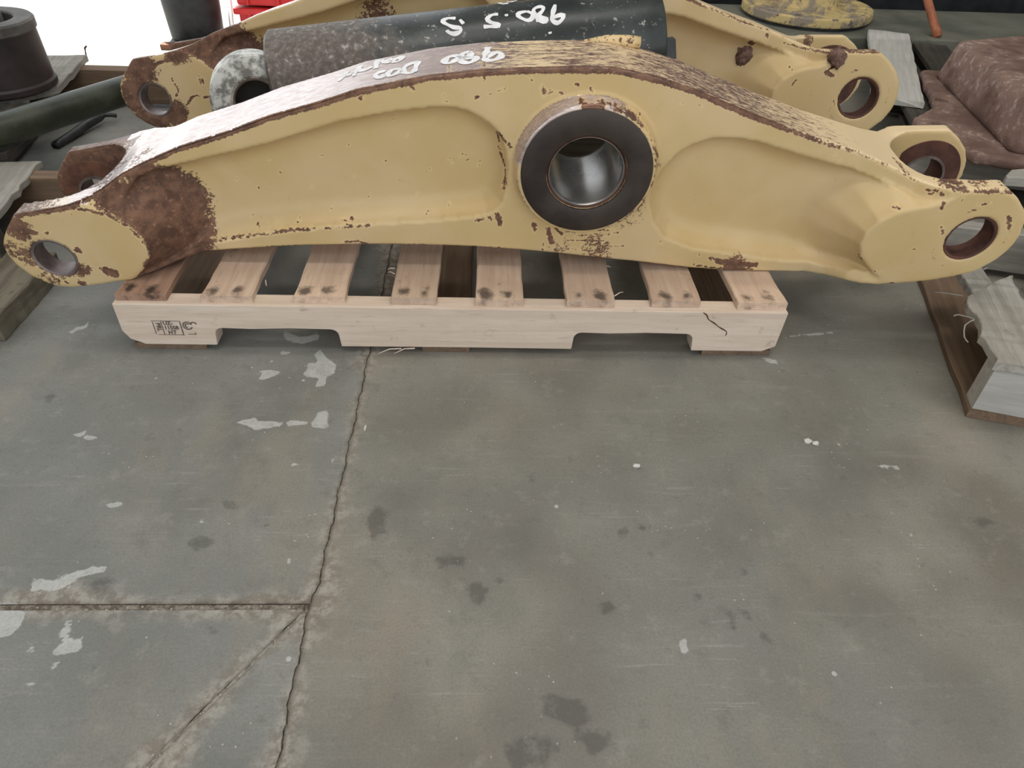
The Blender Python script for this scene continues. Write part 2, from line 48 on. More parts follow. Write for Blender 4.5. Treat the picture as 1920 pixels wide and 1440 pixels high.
# ------------------------------------------------------------------ material helper
class NT:
    def __init__(s, name):
        s.m = bpy.data.materials.new(name); s.m.use_nodes = True
        s.t = s.m.node_tree; s.b = s.t.nodes['Principled BSDF']; s._c = None
    def n(s, kind, **kw):
        x = s.t.nodes.new(kind)
        for k, v in kw.items(): setattr(x, k, v)
        return x
    def put(s, sock, v):
        if isinstance(v, bpy.types.NodeSocket): s.t.links.new(v, sock)
        elif isinstance(v, (tuple, list)) and len(v) == 3 and sock.type == 'RGBA': sock.default_value = (*v, 1)
        else: sock.default_value = v
    def co(s, sc=(1, 1, 1), off=(0, 0, 0)):
        if s._c is None: s._c = s.n('ShaderNodeTexCoord').outputs['Object']
        if sc == (1, 1, 1) and off == (0, 0, 0): return s._c
        mp = s.n('ShaderNodeMapping'); s.put(mp.inputs[0], s._c); mp.inputs['Scale'].default_value = sc; mp.inputs['Location'].default_value = off
        return mp.outputs[0]
    def noise(s, scale, detail=4, rough=.55, vec=None, dist=0.0):
        x = s.n('ShaderNodeTexNoise'); s.put(x.inputs['Vector'], vec if vec else s.co()); x.inputs['Scale'].default_value = scale
        x.inputs['Detail'].default_value = detail; x.inputs['Roughness'].default_value = rough; x.inputs['Distortion'].default_value = dist
        return x.outputs['Fac']
    def vor(s, scale, vec=None, feature='F1'):
        x = s.n('ShaderNodeTexVoronoi', feature=feature); s.put(x.inputs['Vector'], vec if vec else s.co()); x.inputs['Scale'].default_value = scale
        return x.outputs['Distance']
    def attr(s, name):
        x = s.n('ShaderNodeAttribute'); x.attribute_name = name; return x.outputs['Fac']
    def math(s, op, a, b=0.0, c=0.0, clamp=False):
        x = s.n('ShaderNodeMath', operation=op); x.use_clamp = clamp
        s.put(x.inputs[0], a); s.put(x.inputs[1], b); s.put(x.inputs[2], c); return x.outputs[0]
    def step(s, v, lo, hi, a=0.0, b=1.0):
        x = s.n('ShaderNodeMapRange', interpolation_type='SMOOTHSTEP'); s.put(x.inputs[0], v)
        for i, q in enumerate((lo, hi, a, b)): s.put(x.inputs[1+i], q)
        return x.outputs[0]
    def lin(s, v, lo, hi, a=0.0, b=1.0):
        x = s.n('ShaderNodeMapRange'); s.put(x.inputs[0], v)
        for i, q in enumerate((lo, hi, a, b)): s.put(x.inputs[1+i], q)
        return x.outputs[0]
    def mix(s, f, a, b, mode='MIX'):
        x = s.n('ShaderNodeMix', data_type='RGBA', blend_type=mode); s.put(x.inputs[0], f); s.put(x.inputs[6], a); s.put(x.inputs[7], b); return x.outputs[2]
    def sep(s, vec=None):
        x = s.n('ShaderNodeSeparateXYZ'); s.put(x.inputs[0], vec if vec else s.co()); return x.outputs
    def rnd(s): return s.n('ShaderNodeObjectInfo').outputs['Random']
    def bump(s, h, strength=.3, dist=.002):
        x = s.n('ShaderNodeBump'); x.inputs['Strength'].default_value = strength; x.inputs['Distance'].default_value = dist
        s.put(x.inputs['Height'], h); s.put(s.b.inputs['Normal'], x.outputs[0])
    def out(s, color, rough=.6, metal=0.0, spec=None):
        s.put(s.b.inputs['Base Color'], color); s.put(s.b.inputs['Roughness'], rough); s.put(s.b.inputs['Metallic'], metal)
        if spec is not None: s.b.inputs['Specular IOR Level'].default_value = spec
        return s.m

def S(r, g, b):  # sRGB 0-255 to linear
    return tuple(((c/255)/12.92 if c/255 <= .04045 else ((c/255+.055)/1.055)**2.4) for c in (r, g, b))

def simple(name, c1, c2, scale=20, rough=.6, metal=0., bump=.25, bscale=None, lo=.35, hi=.65, detail=6):
    t = NT(name); f = t.noise(scale, detail, .65); t.bump(t.noise(bscale or scale*3, 4), bump, .002)
    return t.out(t.mix(t.step(f, lo, hi), c1, c2), t.lin(f, .3, .7, rough-.08, rough+.08), metal)

def wood(name, light, mid, dark, stain=.5, wear=0.5, nails=True):
    t = NT(name)
    rn = t.rnd(); off = t.n('ShaderNodeCombineXYZ'); t.put(off.inputs[0], t.math('MULTIPLY', rn, 37.)); t.put(off.inputs[1], t.math('MULTIPLY', rn, 11.))
    ad = t.n('ShaderNodeVectorMath', operation='ADD'); t.put(ad.inputs[0], t.co()); t.put(ad.inputs[1], off.outputs[0]); v = ad.outputs[0]
    mp = t.n('ShaderNodeMapping'); t.put(mp.inputs[0], v); mp.inputs['Scale'].default_value = (2.2, 38, 38)
    g = t.noise(1.6, 7, .62, mp.outputs[0], .6); gf = t.noise(7, 3, .6, mp.outputs[0])
    c = t.mix(t.step(g, .30, .72), mid, light); c = t.mix(t.math('MULTIPLY', t.step(gf, .58, .78), .35), c, dark)
    big = t.noise(9, 5, .6, v); c = t.mix(t.math('MULTIPLY', t.step(big, .55, .72), wear), c, mid)
    st = t.noise(26, 6, .7, v); sm = t.step(st, .60, .72)
    c = t.mix(t.math('MULTIPLY', sm, stain*.55), c, dark)
    if nails:
        x, y, z = t.sep()
        for (ny, rr) in ((.022, .014), (.062, .016)):
            d = t.math('SQRT', t.math('ADD', t.math('POWER', t.math('MULTIPLY', t.math('SUBTRACT', x, .018), .62), 2.), t.math('POWER', t.math('SUBTRACT', y, t.math('ADD', ny, t.math('MULTIPLY', rn, .012))), 2.)))
            dm = t.step(t.math('ADD', d, t.math('MULTIPLY', t.math('SUBTRACT', st, .5), .05)), rr*.1, rr, 1., 0.)
            c = t.mix(t.math('MULTIPLY', dm, .9*stain), c, S(44, 38, 35))
    hv = t.lin(rn, 0, 1, .86, 1.08); vm = t.n('ShaderNodeVectorMath', operation='SCALE'); t.put(vm.inputs[0], c); t.put(vm.inputs[3], hv)
    t.bump(t.math('ADD', g, t.math('MULTIPLY', st, .5)), .35, .0025)
    return t.out(vm.outputs[0], .82, 0., .3)

# ------------------------------------------------------------------ object helpers
def link(name, me, mat=None, parent=None):
    o = bpy.data.objects.new(name, me); COL.objects.link(o)
    if mat is not None:
        o.data.materials.append(mat)
    if parent is not None: o.parent = parent
    return o
def mesh(name, V, F, mat=None, parent=None, smooth=False):
    me = bpy.data.meshes.new(name)
    me.from_pydata([tuple(map(float, v)) for v in V], [], [tuple(map(int, f)) for f in F]); me.update()
    if smooth: me.polygons.foreach_set('use_smooth', [True]*len(me.polygons))
    return link(name, me, mat, parent)
def thing(name, label, cat, loc=(0, 0, 0), rz=0., group=None, rot=None):
    o = bpy.data.objects.new(name, None); COL.objects.link(o); o.location = loc
    o.rotation_euler = rot if rot is not None else (0, 0, rz); o.empty_display_size = .05
    return tag(o, label, cat, group)
def tag(o, label, cat, group=None):
    o['label'] = label; o['category'] = cat
    if group: o['group'] = group
    return o
def struct(o): o['kind'] = 'structure'; return o
def prism(poly, z0, z1, axis='z'):
    n = len(poly); V = []
    for z in (z0, z1):
        for a, b in poly: V.append((a, b, z) if axis == 'z' else (a, z, b))
    F = [tuple(range(n))[::-1], tuple(range(n, 2*n))] + [(i, (i+1) % n, n+(i+1) % n, n+i) for i in range(n)]
    if axis == 'y': F = [f[::-1] for f in F]
    return V, F
def bevelled(name, V, F, mat, parent, w=.003, seg=2, smooth=True, flat_angle=40):
    me = bpy.data.meshes.new(name); bm = bmesh.new()
    vs = [bm.verts.new(v) for v in V]
    for f in F: bm.faces.new([vs[i] for i in f])
    bmesh.ops.recalc_face_normals(bm, faces=bm.faces)
    es = [e for e in bm.edges if len(e.link_faces) == 2 and e.calc_face_angle(0) > math.radians(flat_angle)]
    bmesh.ops.bevel(bm, geom=es, offset=w, segments=seg, affect='EDGES', profile=.6, clamp_overlap=True)
    bmesh.ops.triangulate(bm, faces=[f for f in bm.faces if len(f.verts) > 6])
    bm.to_mesh(me); bm.free()
    return link(name, me, mat, parent)
def box(name, x0, x1, y0, y1, z0, z1, mat, parent=None, w=.003, seg=2):
    V, F = prism([(x0, y0), (x1, y0), (x1, y1), (x0, y1)], z0, z1)
    return bevelled(name, V, F, mat, parent, w, seg)
def plank(name, L, W, T, mat, parent, loc=(0, 0, 0), rz=0., rx=0., ry=0., n=14, jit=.0012, y0=None, y1=None, e0=0.0, e1=0.0, ch=.0016):
    """a sawn board: length +X, width +Y, thickness +Z; y0/y1 give the edges of broken boards, e0/e1 ragged ends"""
    V, F = [], []
    ragged = lambda e, y: e*math.sin(y*410+e*900)+e*.7*math.sin(y*1130+3)
    ny = 5 if (e0 or e1) else 3
    for i in range(n+1):
        x = L*i/n
        a = (y0(x) if y0 else 0.)+R.uniform(-jit, jit); b = (y1(x) if y1 else W)+R.uniform(-jit, jit)
        dz = R.uniform(-jit, jit)*.5
        ring = [(a+ch, dz)] + [(a+(b-a)*k/ny, dz) for k in range(1, ny)] + [(b-ch, dz), (b, dz+ch), (b, T+dz-ch), (b-ch, T+dz)] + [(a+(b-a)*k/ny, T+dz) for k in range(ny-1, 0, -1)] + [(a+ch, T+dz), (a, T+dz-ch), (a, dz+ch)]
        for (y, z) in ring:
            xx = x
            if i == 0 and e0: xx = x+abs(ragged(e0, y))
            if i == n and e1: xx = x-abs(ragged(e1, y))
            V.append((xx, y, z))
    m = len(ring)
    for i in range(n):
        for k in range(m): F.append((i*m+k, i*m+(k+1) % m, (i+1)*m+(k+1) % m, (i+1)*m+k))
    F.append(tuple(range(m))[::-1]); F.append(tuple(n*m+k for k in range(m)))
    F = [f[::-1] for f in F]
    o = mesh(name, V, F, mat, parent); o.location = loc; o.rotation_euler = (rx, ry, rz); return o
def lathe(prof, n=48, axis='z', closed=False):
    """prof: (r, h) list"""
    V, F = [], []; k = len(prof)
    for i in range(n):
        a = 2*math.pi*i/n; c, s_ = math.cos(a), math.sin(a)
        for r, h in prof:
            V.append((r*c, r*s_, h) if axis == 'z' else ((h, r*c, r*s_) if axis == 'x' else (r*c, h, r*s_)))
    for i in range(n):
        j = (i+1) % n
        for q in range(k if closed else k-1):
            p = (q+1) % k; F.append((i*k+q, j*k+q, j*k+p, i*k+p))
    if axis == 'y': F = [f[::-1] for f in F]
    return V, F
def smooth_by_angle(o, ang=35):
    me = o.data; bm = bmesh.new(); bm.from_mesh(me)
    bmesh.ops.recalc_face_normals(bm, faces=bm.faces)
    for f in bm.faces: f.smooth = True
    for e in bm.edges: e.smooth = not (len(e.link_faces) == 2 and e.calc_face_angle(0) > math.radians(ang))
    bm.to_mesh(me); bm.free(); return o
def turned(name, prof, mat, parent=None, n=48, axis='z', closed=False, ang=35):
    V, F = lathe(prof, n, axis, closed); return smooth_by_angle(mesh(name, V, F, mat, parent), ang)
def tube(pts, r, n=10, caps=True):
    P = [Vector(p) for p in pts]; V, F = [], []; up = Vector((.13, .27, 1)).normalized()
    for i, p in enumerate(P):
        d = (P[min(i+1, len(P)-1)]-P[max(i-1, 0)]).normalized(); a = d.cross(up).normalized(); b = a.cross(d)
        rr = r[i] if isinstance(r, (list, tuple)) else r
        for k in range(n): V.append(p+(a*math.cos(2*math.pi*k/n)+b*math.sin(2*math.pi*k/n))*rr)
    for i in range(len(P)-1):
        for k in range(n): F.append((i*n+k, i*n+(k+1) % n, (i+1)*n+(k+1) % n, (i+1)*n+k))
    if caps: F += [tuple(range(n))[::-1], tuple((len(P)-1)*n+k for k in range(n))]
    return V, F
def lumpy(name, rx, ry, rz, mat, parent, loc, sub=3, amp=.25, fr=2.2, seed=0):
    bm = bmesh.new(); bmesh.ops.create_icosphere(bm, subdivisions=sub, radius=1)
    from mathutils import noise as mn
    for v in bm.verts:
        k = 1+amp*mn.noise(v.co*fr+Vector((seed, 3*seed, 0)))+amp*.5*mn.noise(v.co*fr*2.7+Vector((0, seed, 9)))
        v.co = Vector((v.co.x*rx*k, v.co.y*ry*k, v.co.z*rz*k))
    for f in bm.faces: f.smooth = True
    me = bpy.data.meshes.new(name); bm.to_mesh(me); bm.free()
    o = link(name, me, mat, parent); o.location = loc; return o
def resample(pts, step):
    P = [np.array(p, float) for p in pts]
    out = []
    for i in range(len(P)-1):
        p0, p1, p2, p3 = P[max(i-1, 0)], P[i], P[i+1], P[min(i+2, len(P)-1)]
        m = max(2, int(np.linalg.norm(p2-p1)/step))
        for k in range(m):
            t = k/m; out.append(.5*((2*p1)+(-p0+p2)*t+(2*p0-5*p1+4*p2-p3)*t*t+(-p0+3*p1-3*p2+p3)*t**3))
    out.append(P[-1]); return out
def ribbons(strokes, hw, fn, step=.004):
    """flat painted strokes laid on a surface: fn(s, t) -> point"""
    V, F = [], []
    for st in strokes:
        Q = resample(st, step); b0 = len(V)
        for i, p in enumerate(Q):
            d = Q[min(i+1, len(Q)-1)]-Q[max(i-1, 0)]; d = d/(np.linalg.norm(d)+1e-9); nrm = np.array((-d[1], d[0]))
            e = .75 if i in (0, len(Q)-1) else 1.
            w = hw*e*(1+.22*math.sin(i*.9+len(Q)))
            for k in (-1, 0, 1): V.append(fn(*(p+nrm*w*k)))
        for i in range(len(Q)-1):
            for k in (0, 1): F.append((b0+3*i+k, b0+3*i+k+1, b0+3*i+4+k, b0+3*i+3+k))
    return V, F
def poly_sd(px, py, poly):
    """signed distance of arrays (px,py) to a closed polygon, negative inside"""
    d = np.full(px.shape, 1e9); ins = np.zeros(px.shape, bool); n = len(poly)
    for i in range(n):
        ax, ay = poly[i]; bx, by = poly[(i+1) % n]; ex, ey = bx-ax, by-ay; wx, wy = px-ax, py-ay
        t = np.clip((wx*ex+wy*ey)/(ex*ex+ey*ey+1e-12), 0, 1); d = np.minimum(d, (wx-ex*t)**2+(wy-ey*t)**2)
        c = ((ay > py) != (by > py)) & (px < (bx-ax)*(py-ay)/((by-ay) if by != ay else 1e-12)+ax); ins ^= c
    d = np.sqrt(d); return np.where(ins, -d, d)
def seg_d(px, py, pts):
    d = np.full(px.shape, 1e9)
    for i in range(max(1, len(pts)-1)):
        ax, ay = pts[i]; bx, by = pts[min(i+1, len(pts)-1)]; ex, ey = bx-ax, by-ay; wx, wy = px-ax, py-ay
        t = np.clip((wx*ex+wy*ey)/(ex*ex+ey*ey+1e-12), 0, 1); d = np.minimum(d, (wx-ex*t)**2+(wy-ey*t)**2)
    return np.sqrt(d)
def add_attr(me, name, arr):
    a = me.attributes.new(name, 'FLOAT', 'POINT'); a.data.foreach_set('value', np.ascontiguousarray(arr, np.float32))

# ------------------------------------------------------------------ materials
def arm_paint():
    t = NT('worn_yellow_paint')
    n1 = t.noise(22, 7, .68); n2 = t.noise(120, 5, .6); n3 = t.noise(5, 3); fine = t.noise(260, 3)
    yellow = t.mix(t.step(n3, .35, .68), S(204, 177, 126), S(212, 187, 144))
    yellow = t.mix(t.math('MULTIPLY', t.step(n1, .58, .75), .35), yellow, S(188, 162, 112))
    rustc = t.mix(t.step(t.noise(40, 6, .7), .35, .65), S(88, 62, 50), S(126, 93, 74))
    rustc = t.mix(t.math('MULTIPLY', t.step(n2, .56, .70), .5), rustc, S(168, 132, 106))
    # worn top face: bare steel browned rightward, left part whitened as door glare, paint left in streaks along the arm
    sv = t.co((26, 120, 150)); s1 = t.noise(1.0, 7, .72, sv, .4); s2 = t.noise(3.5, 5, .7, sv)
    bare = t.mix(t.step(s1, .35, .68), S(212, 194, 188), S(246, 238, 235)); bare = t.mix(t.step(t.attr('keep_glare'), .27, .43), bare, t.mix(t.step(s1, .35, .68), S(124, 98, 88), S(160, 136, 126)))
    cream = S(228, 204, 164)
    keep_glare = t.attr('keep_glare')
    tk = t.step(t.math('ADD', t.math('ADD', t.math('MULTIPLY', s1, .55), t.math('MULTIPLY', s2, .45)), keep_glare), .97, 1.05)
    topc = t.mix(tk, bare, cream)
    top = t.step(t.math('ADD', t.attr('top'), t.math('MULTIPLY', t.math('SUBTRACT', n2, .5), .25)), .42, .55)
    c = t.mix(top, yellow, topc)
    # rust: blobs, edge bands, traced chips, scattered flecks
    rm = t.step(t.math('ADD', t.attr('rust'), t.math('ADD', t.math('MULTIPLY', t.math('SUBTRACT', n1, .5), .75), t.math('ADD', t.math('MULTIPLY', t.math('SUBTRACT', n2, .5), .9), t.math('MULTIPLY', t.math('SUBTRACT', fine, .5), .6)))), .47, .57)
    cm = t.step(t.math('ADD', t.attr('chip'), t.math('ADD', t.math('MULTIPLY', t.math('SUBTRACT', n2, .5), .014), t.math('ADD', t.math('MULTIPLY', t.math('SUBTRACT', fine, .5), .006), .0012))), -.0006, .0006, 1., 0.)
    fl = t.math('MULTIPLY', t.step(fine, .715, .735), t.step(n1, .50, .60))
    rim = t.step(t.math('ADD', t.attr('chip'), t.math('MULTIPLY', t.math('SUBTRACT', n2, .5), .011)), .0006, .003, 1., 0.)
    c = t.mix(t.math('MULTIPLY', rim, .35), c, S(232, 202, 150))
    m = t.math('MAXIMUM', rm, t.math('MAXIMUM', cm, fl))
    c = t.mix(m, c, rustc)
    barem = t.math('MULTIPLY', top, t.math('SUBTRACT', 1., tk))
    ro = t.mix(barem, t.mix(m, (.50,)*3, (.8,)*3), (.27,)*3)
    t.bump(t.math('ADD', t.math('MULTIPLY', m, -.5), t.math('ADD', t.math('MULTIPLY', n2, .25), t.math('MULTIPLY', n1, .3))), .3, .002)
    return t.out(c, ro, t.math('MULTIPLY', barem, t.step(t.attr('keep_glare'), .27, .43, .82, .12)))
M_ARM = arm_paint()
M_RUST = simple('brown_rust', S(82, 54, 44), S(120, 82, 62), 35, .8)
M_RUSTD = simple('dark_red_rust', S(70, 40, 34), S(98, 62, 50), 25, .7)
M_LUMP = simple('crusted_rust', S(86, 60, 50), S(134, 106, 94), 90, .85, 0, .8, 160)
M_RING = simple('oily_dark_steel', S(44, 36, 33), S(64, 55, 50), 12, .5, .1, .2)
M_BUSH = simple('machined_steel', S(150, 148, 146), S(190, 188, 184), 8, .3, .85, .08)
M_SLEEVE = simple('dull_steel_sleeve', S(112, 100, 98), S(150, 138, 134), 20, .45, .5, .12)
M_WHITE = simple('white_marker_paint', S(250, 250, 252), S(236, 236, 240), 60, .6, 0, .05)

def arm_fields():
    """the casting as an implicit solid in arm coordinates (u along, v up, z towards the viewer), meshed by surface nets"""
    h = .004
    us = np.arange(-.896, 1.070, h); vs = np.arange(-.086, .386, h); ws = np.arange(-.160, .090, h)
    U, Vv = np.meshgrid(us, vs, indexing='ij')
    d = poly_sd(U, Vv, OUT)
    ss = lambda x, a, b: (lambda t: t*t*(3-2*t))(np.clip((x-a)/(b-a), 0, 1))
    wm, hf, hp, hl = -.055, .055, .014, .125
    flare = hl-hf
    fl = np.interp(U, [-.75, -.716, -.68, -.657, -.63, -.60, -.57, .715, .77, .82, .85, .87, .90], [1, 1, .83, .66, .40, .17, 0, 0, .17, .43, .72, .93, 1])
    flb = np.interp(U, [-.70, -.655, -.626, -.603, -.569, -.535, .69, .725, .753, .781, .815], [1, .93, .64, .36, .14, 0, 0, .28, .78, .96, 1])
    kb = ss(Vv, -.03, .09); fl = fl*kb+flb*(1-kb)
    rim = hf+flare*fl
    pk = np.minimum(poly_sd(U, Vv, PKL), poly_sd(U, Vv, PKR))
    pdl = poly_sd(U, Vv, PDL); pdr = poly_sd(U, Vv, PDR); pd = np.minimum(pdl, pdr)
    q_ = np.clip(1+(pk+.002)/.042, 0, 1); Hr = np.where(pk < 0, hp+(rim-hp)*np.where(pk > -.002, 1., .86*q_**2.0), rim)
    # concave ramp from the web up to the end pads
    ramp = np.where(pk < .004, hp+(hl-.010-hp)*np.clip(1-pd/.125, 0, 1)**2.1, 0)
    hh = np.clip(.5+.5*(Hr-ramp)/.02, 0, 1); H = ramp*(1-hh)+Hr*hh+.02*hh*(1-hh)
    pad = ss(-pd, -.004, .004)
    H = H*(1-pad)+hl*pad
    rh = np.hypot(U-HUBO[0], Vv-HUBO[1])
    fil = hf+(.085-hf)*np.clip(1-(rh-HUBO[2]-.006)/.012, 0, 1)**2
    H = np.where(rh < HUBO[2]+.018, np.maximum(H, np.where(rh < HUBO[2]+.006, .085, fil)), H)
    gx, gy = np.gradient(H, h); den = np.sqrt(1+np.minimum(gx*gx+gy*gy, 9.))
    hole = np.minimum(rh-HUBI[2]-.003, np.minimum(np.hypot(U-HL[0], Vv-HL[1])-HL[2], np.hypot(U-HR[0], Vv-HR[1])-HR[2]))
    W = ws[None, None, :]; A = np.abs(W-wm)
    f1 = (A-H[:, :, None])/den[:, :, None]; f2 = d[:, :, None]
    k = .010; hh = np.clip(.5+.5*(f1-f2)/k, 0, 1); F = f2*(1-hh)+f1*hh+k*hh*(1-hh)*.6
    F = np.maximum(F, -hole[:, :, None])
    # fork slots
    def slot(x, x0, L):
        q = np.clip(x/L, 0, 1); return .083*np.sqrt(np.clip(1-q*q, 0, 1))
    sL = np.where(us < -.745, .083, slot(us+.745, 0, .078)); sR = np.where(us > .905, .083, slot(.905-us, 0, .088))
    dl = np.maximum(A-sL[:, None, None], us[:, None, None]+.667); dr = np.maximum(A-sR[:, None, None], .817-us[:, None, None])
    F = np.maximum(F, -np.minimum(dl, dr))
    return us, vs, ws, F.astype(np.float32), d, h
def surface_nets(xs, ys, zs, F):
    S_ = F < 0; n = F.shape; c = [x-1 for x in n]
    num = np.zeros(c, np.float32); acc = np.zeros(c+[3], np.float32)
    for ax in range(3):
        o = [k for k in range(3) if k != ax]
        for a in (0, 1):
            for b in (0, 1):
                lo = [None]*3; hi = [None]*3
                lo[ax] = slice(0, n[ax]-1); hi[ax] = slice(1, n[ax])
                for k, q in zip(o, (a, b)): lo[k] = hi[k] = slice(q, n[k]-1+q)
                f0, f1 = F[tuple(lo)], F[tuple(hi)]; cr = (f0 < 0) != (f1 < 0)
                t = np.where(cr, f0/np.where(cr, f0-f1, 1), 0); num += cr
                acc[..., ax] += t
                acc[..., o[0]] += cr*a; acc[..., o[1]] += cr*b
    act = num > 0; idx = np.full(c, -1, np.int64); cells = np.argwhere(act); idx[act] = np.arange(len(cells))
    loc = acc[act]/num[act][:, None]; hs = np.array([xs[1]-xs[0], ys[1]-ys[0], zs[1]-zs[0]])
    P = np.array([xs[0], ys[0], zs[0]])+(cells+loc)*hs
    Q = []
    for ax in range(3):
        o = [(ax+1) % 3, (ax+2) % 3]
        sl = [slice(1, n[k]-1) for k in range(3)]; sl[ax] = slice(0, n[ax]-1); s2 = list(sl); s2[ax] = slice(1, n[ax])
        a, b = S_[tuple(sl)], S_[tuple(s2)]; e = np.argwhere(a != b); off = np.array([1, 1, 1]); off[ax] = 0; e = e+off
        flip = a[tuple((e-off).T)]
        def cell(da, db):
            q = e.copy(); q[:, o[0]] -= da; q[:, o[1]] -= db; return idx[tuple(q.T)]
        quad = np.stack([cell(0, 0), cell(1, 0), cell(1, 1), cell(0, 1)], 1)
        quad = np.where(flip[:, None], quad, quad[:, ::-1]); Q.append(quad)
    return P, np.concatenate(Q)
def sdf_plate(name, poly, holes, z0, z1, mat, parent, h=.004, rnd=.008, wob_=0.):
    P = np.array(poly); xs = np.arange(P[:, 0].min()-3*h, P[:, 0].max()+4*h, h); ys = np.arange(P[:, 1].min()-3*h, P[:, 1].max()+4*h, h); zs = np.arange(z0-3*h, z1+4*h, h)
    X, Y = np.meshgrid(xs, ys, indexing='ij'); d = poly_sd(X, Y, poly)
    if wob_: d = d+wob_*(np.sin(X*37+Y*21)+.7*np.sin(X*71-Y*53)+.5*np.sin(X*133+Y*117))
    f1 = np.abs(zs-(z0+z1)/2)[None, None, :]-(z1-z0)/2; f2 = d[:, :, None]
    hh = np.clip(.5+.5*(f1-f2)/rnd, 0, 1); F = f2*(1-hh)+f1*hh+rnd*hh*(1-hh)
    for hx, hy, hr in holes:
        g_ = hr-np.hypot(X-hx, Y-hy)[:, :, None]; hh = np.clip(.5+.5*(F-g_)/.005, 0, 1); F = g_*(1-hh)+F*hh+.005*hh*(1-hh)
    V, Q = surface_nets(xs, ys, zs, F.astype(np.float32)+np.zeros((len(xs), len(ys), len(zs)), np.float32))
    return mesh(name, V, Q, mat, parent, True)
_us, _vs, _ws, _F, _D2, _h = arm_fields()
ARM_P, ARM_Q = surface_nets(_us, _vs, _ws, _F)
ZM = lambda z: z if z > 0 else z*1.2
ARM_P[:, 2] = np.where(ARM_P[:, 2] > 0, ARM_P[:, 2], ARM_P[:, 2]*1.2)
_top = np.array(OUT[:36])
def vtop(u): return float(np.interp(u, _top[:, 0], _top[:, 1]))
def arm_mesh(name, chips, blobs, far=False):
    P, Q = ARM_P, ARM_Q
    me = bpy.data.meshes.new(name)
    me.vertices.add(len(P)); me.vertices.foreach_set('co', P.astype(np.float32).ravel())
    me.loops.add(Q.size); me.loops.foreach_set('vertex_index', Q.astype(np.int32).ravel())
    me.polygons.add(len(Q)); me.polygons.foreach_set('loop_start', np.arange(0, Q.size, 4, dtype=np.int32))
    me.polygons.foreach_set('use_smooth', np.ones(len(Q), bool)); me.update(); me.validate()
    u, v, w = P.T
    N = np.array([x.vector for x in me.vertex_normals], np.float32) if hasattr(me, 'vertex_normals') else None
    edge_d = np.abs(poly_sd(u, v, OUT))
    front = w > -.055
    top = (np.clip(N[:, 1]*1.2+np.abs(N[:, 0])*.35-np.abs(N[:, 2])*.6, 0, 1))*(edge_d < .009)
    # how much paint is left on the worn top face, along the arm; low values also whiten bare steel as glare
    keep_glare = np.interp(u, [-.9, -.84, -.80, -.74, -.3, -.12, -.04, .02, .10, .18, .26, .36, .5, .66, .8, 1.05], [.40, .50, .46, .22, .28, .38, .42, .47, .54, .49, .52, .47, .48, .56, .68, .85])
    rust = np.zeros(len(P)); pdL = poly_sd(u, v, PDL); pdR = poly_sd(u, v, PDR); onpad = np.minimum(pdL, pdR) < .0
    for (bx, by, br, bs) in blobs: rust = np.maximum(rust, bs*np.clip(1.3-(np.hypot(u-bx, v-by)/br)**1.5*.8, 0, 1)*np.where(front, 1, .8)*(np.where(onpad, np.clip(1+np.minimum(pdL, pdR)/.012, 0, 1)*.75, 1.) if -.67 < bx < -.5 else 1.))
    wf = .07*np.interp(u, [-.75, -.716, -.68, -.657, -.63, -.60, -.57, .715, .77, .82, .85, .87, .90], [1, 1, .83, .66, .40, .17, 0, 0, .17, .43, .72, .93, 1])
    tv = np.interp(u, [p_[0] for p_ in OUT[:31]], [p_[1] for p_ in OUT[:31]])
    ed = np.clip(1.7*(1-np.sqrt((np.abs(tv-v)*.9)**2+np.clip(wf-w, 0, 1)**2)/.0125), 0, 1)*(v > .05)
    if far: ed = ed*np.interp(u, [-.6, .1, .3], [.25, .3, .8])
    rust = np.maximum(rust, ed*np.interp(u, [-.8, -.55, -.2, .2, .55, .72, 1], [.62, .80, .86, .90, .80, .40, .36]))
    rust = np.maximum(rust, .85*((w < -.12) & (u < -.69))*(N[:, 2] > -.5))
    slotin = (w < .026) & (w > -.163) & ((u < -.66) | (u > .82))
    rust = np.where(slotin & (u < 0), np.maximum(rust, .62), rust)
    rb = np.abs(np.hypot(u-HUBO[0], v-HUBO[1])-HUBO[2]-.006)
    ang = np.degrees(np.arctan2(v-HUBO[1], u-HUBO[0])); rust = np.maximum(rust, np.clip(1-rb/.016, 0, 1)*np.interp(ang, [-180, -150, -60, -20, 60, 110, 150, 180], [.40, .45, .52, .50, .55, .30, .1, .40]))
    hubside = (rb < .008)*np.interp(ang, [-60, 20, 60, 110, 160, 190], [0, .25, .45, 1, .9, 0]); top = np.maximum(top, hubside)
    holes = np.minimum(np.hypot(u-HL[0], v-HL[1])-HL[2], np.hypot(u-HR[0], v-HR[1])-HR[2]-.02)
    rust = np.maximum(rust, np.clip(1-np.abs(holes)/.014, 0, 1)*np.where(u < 0, .56, .42))
    keep_glare = np.where(hubside > .2, .345, keep_glare+(.12*(u > .2) if far else 0)); add_attr(me, 'keep_glare', keep_glare)
    add_attr(me, 'top', top)
    add_attr(me, 'rust', rust)
    ch = np.full(len(P), .05)
    for r, pts in chips: ch = np.minimum(ch, seg_d(u, v, pts)-r*.8)
    ch = np.where(w > -.045, ch, .05)
    add_attr(me, 'chip', ch)
    return me

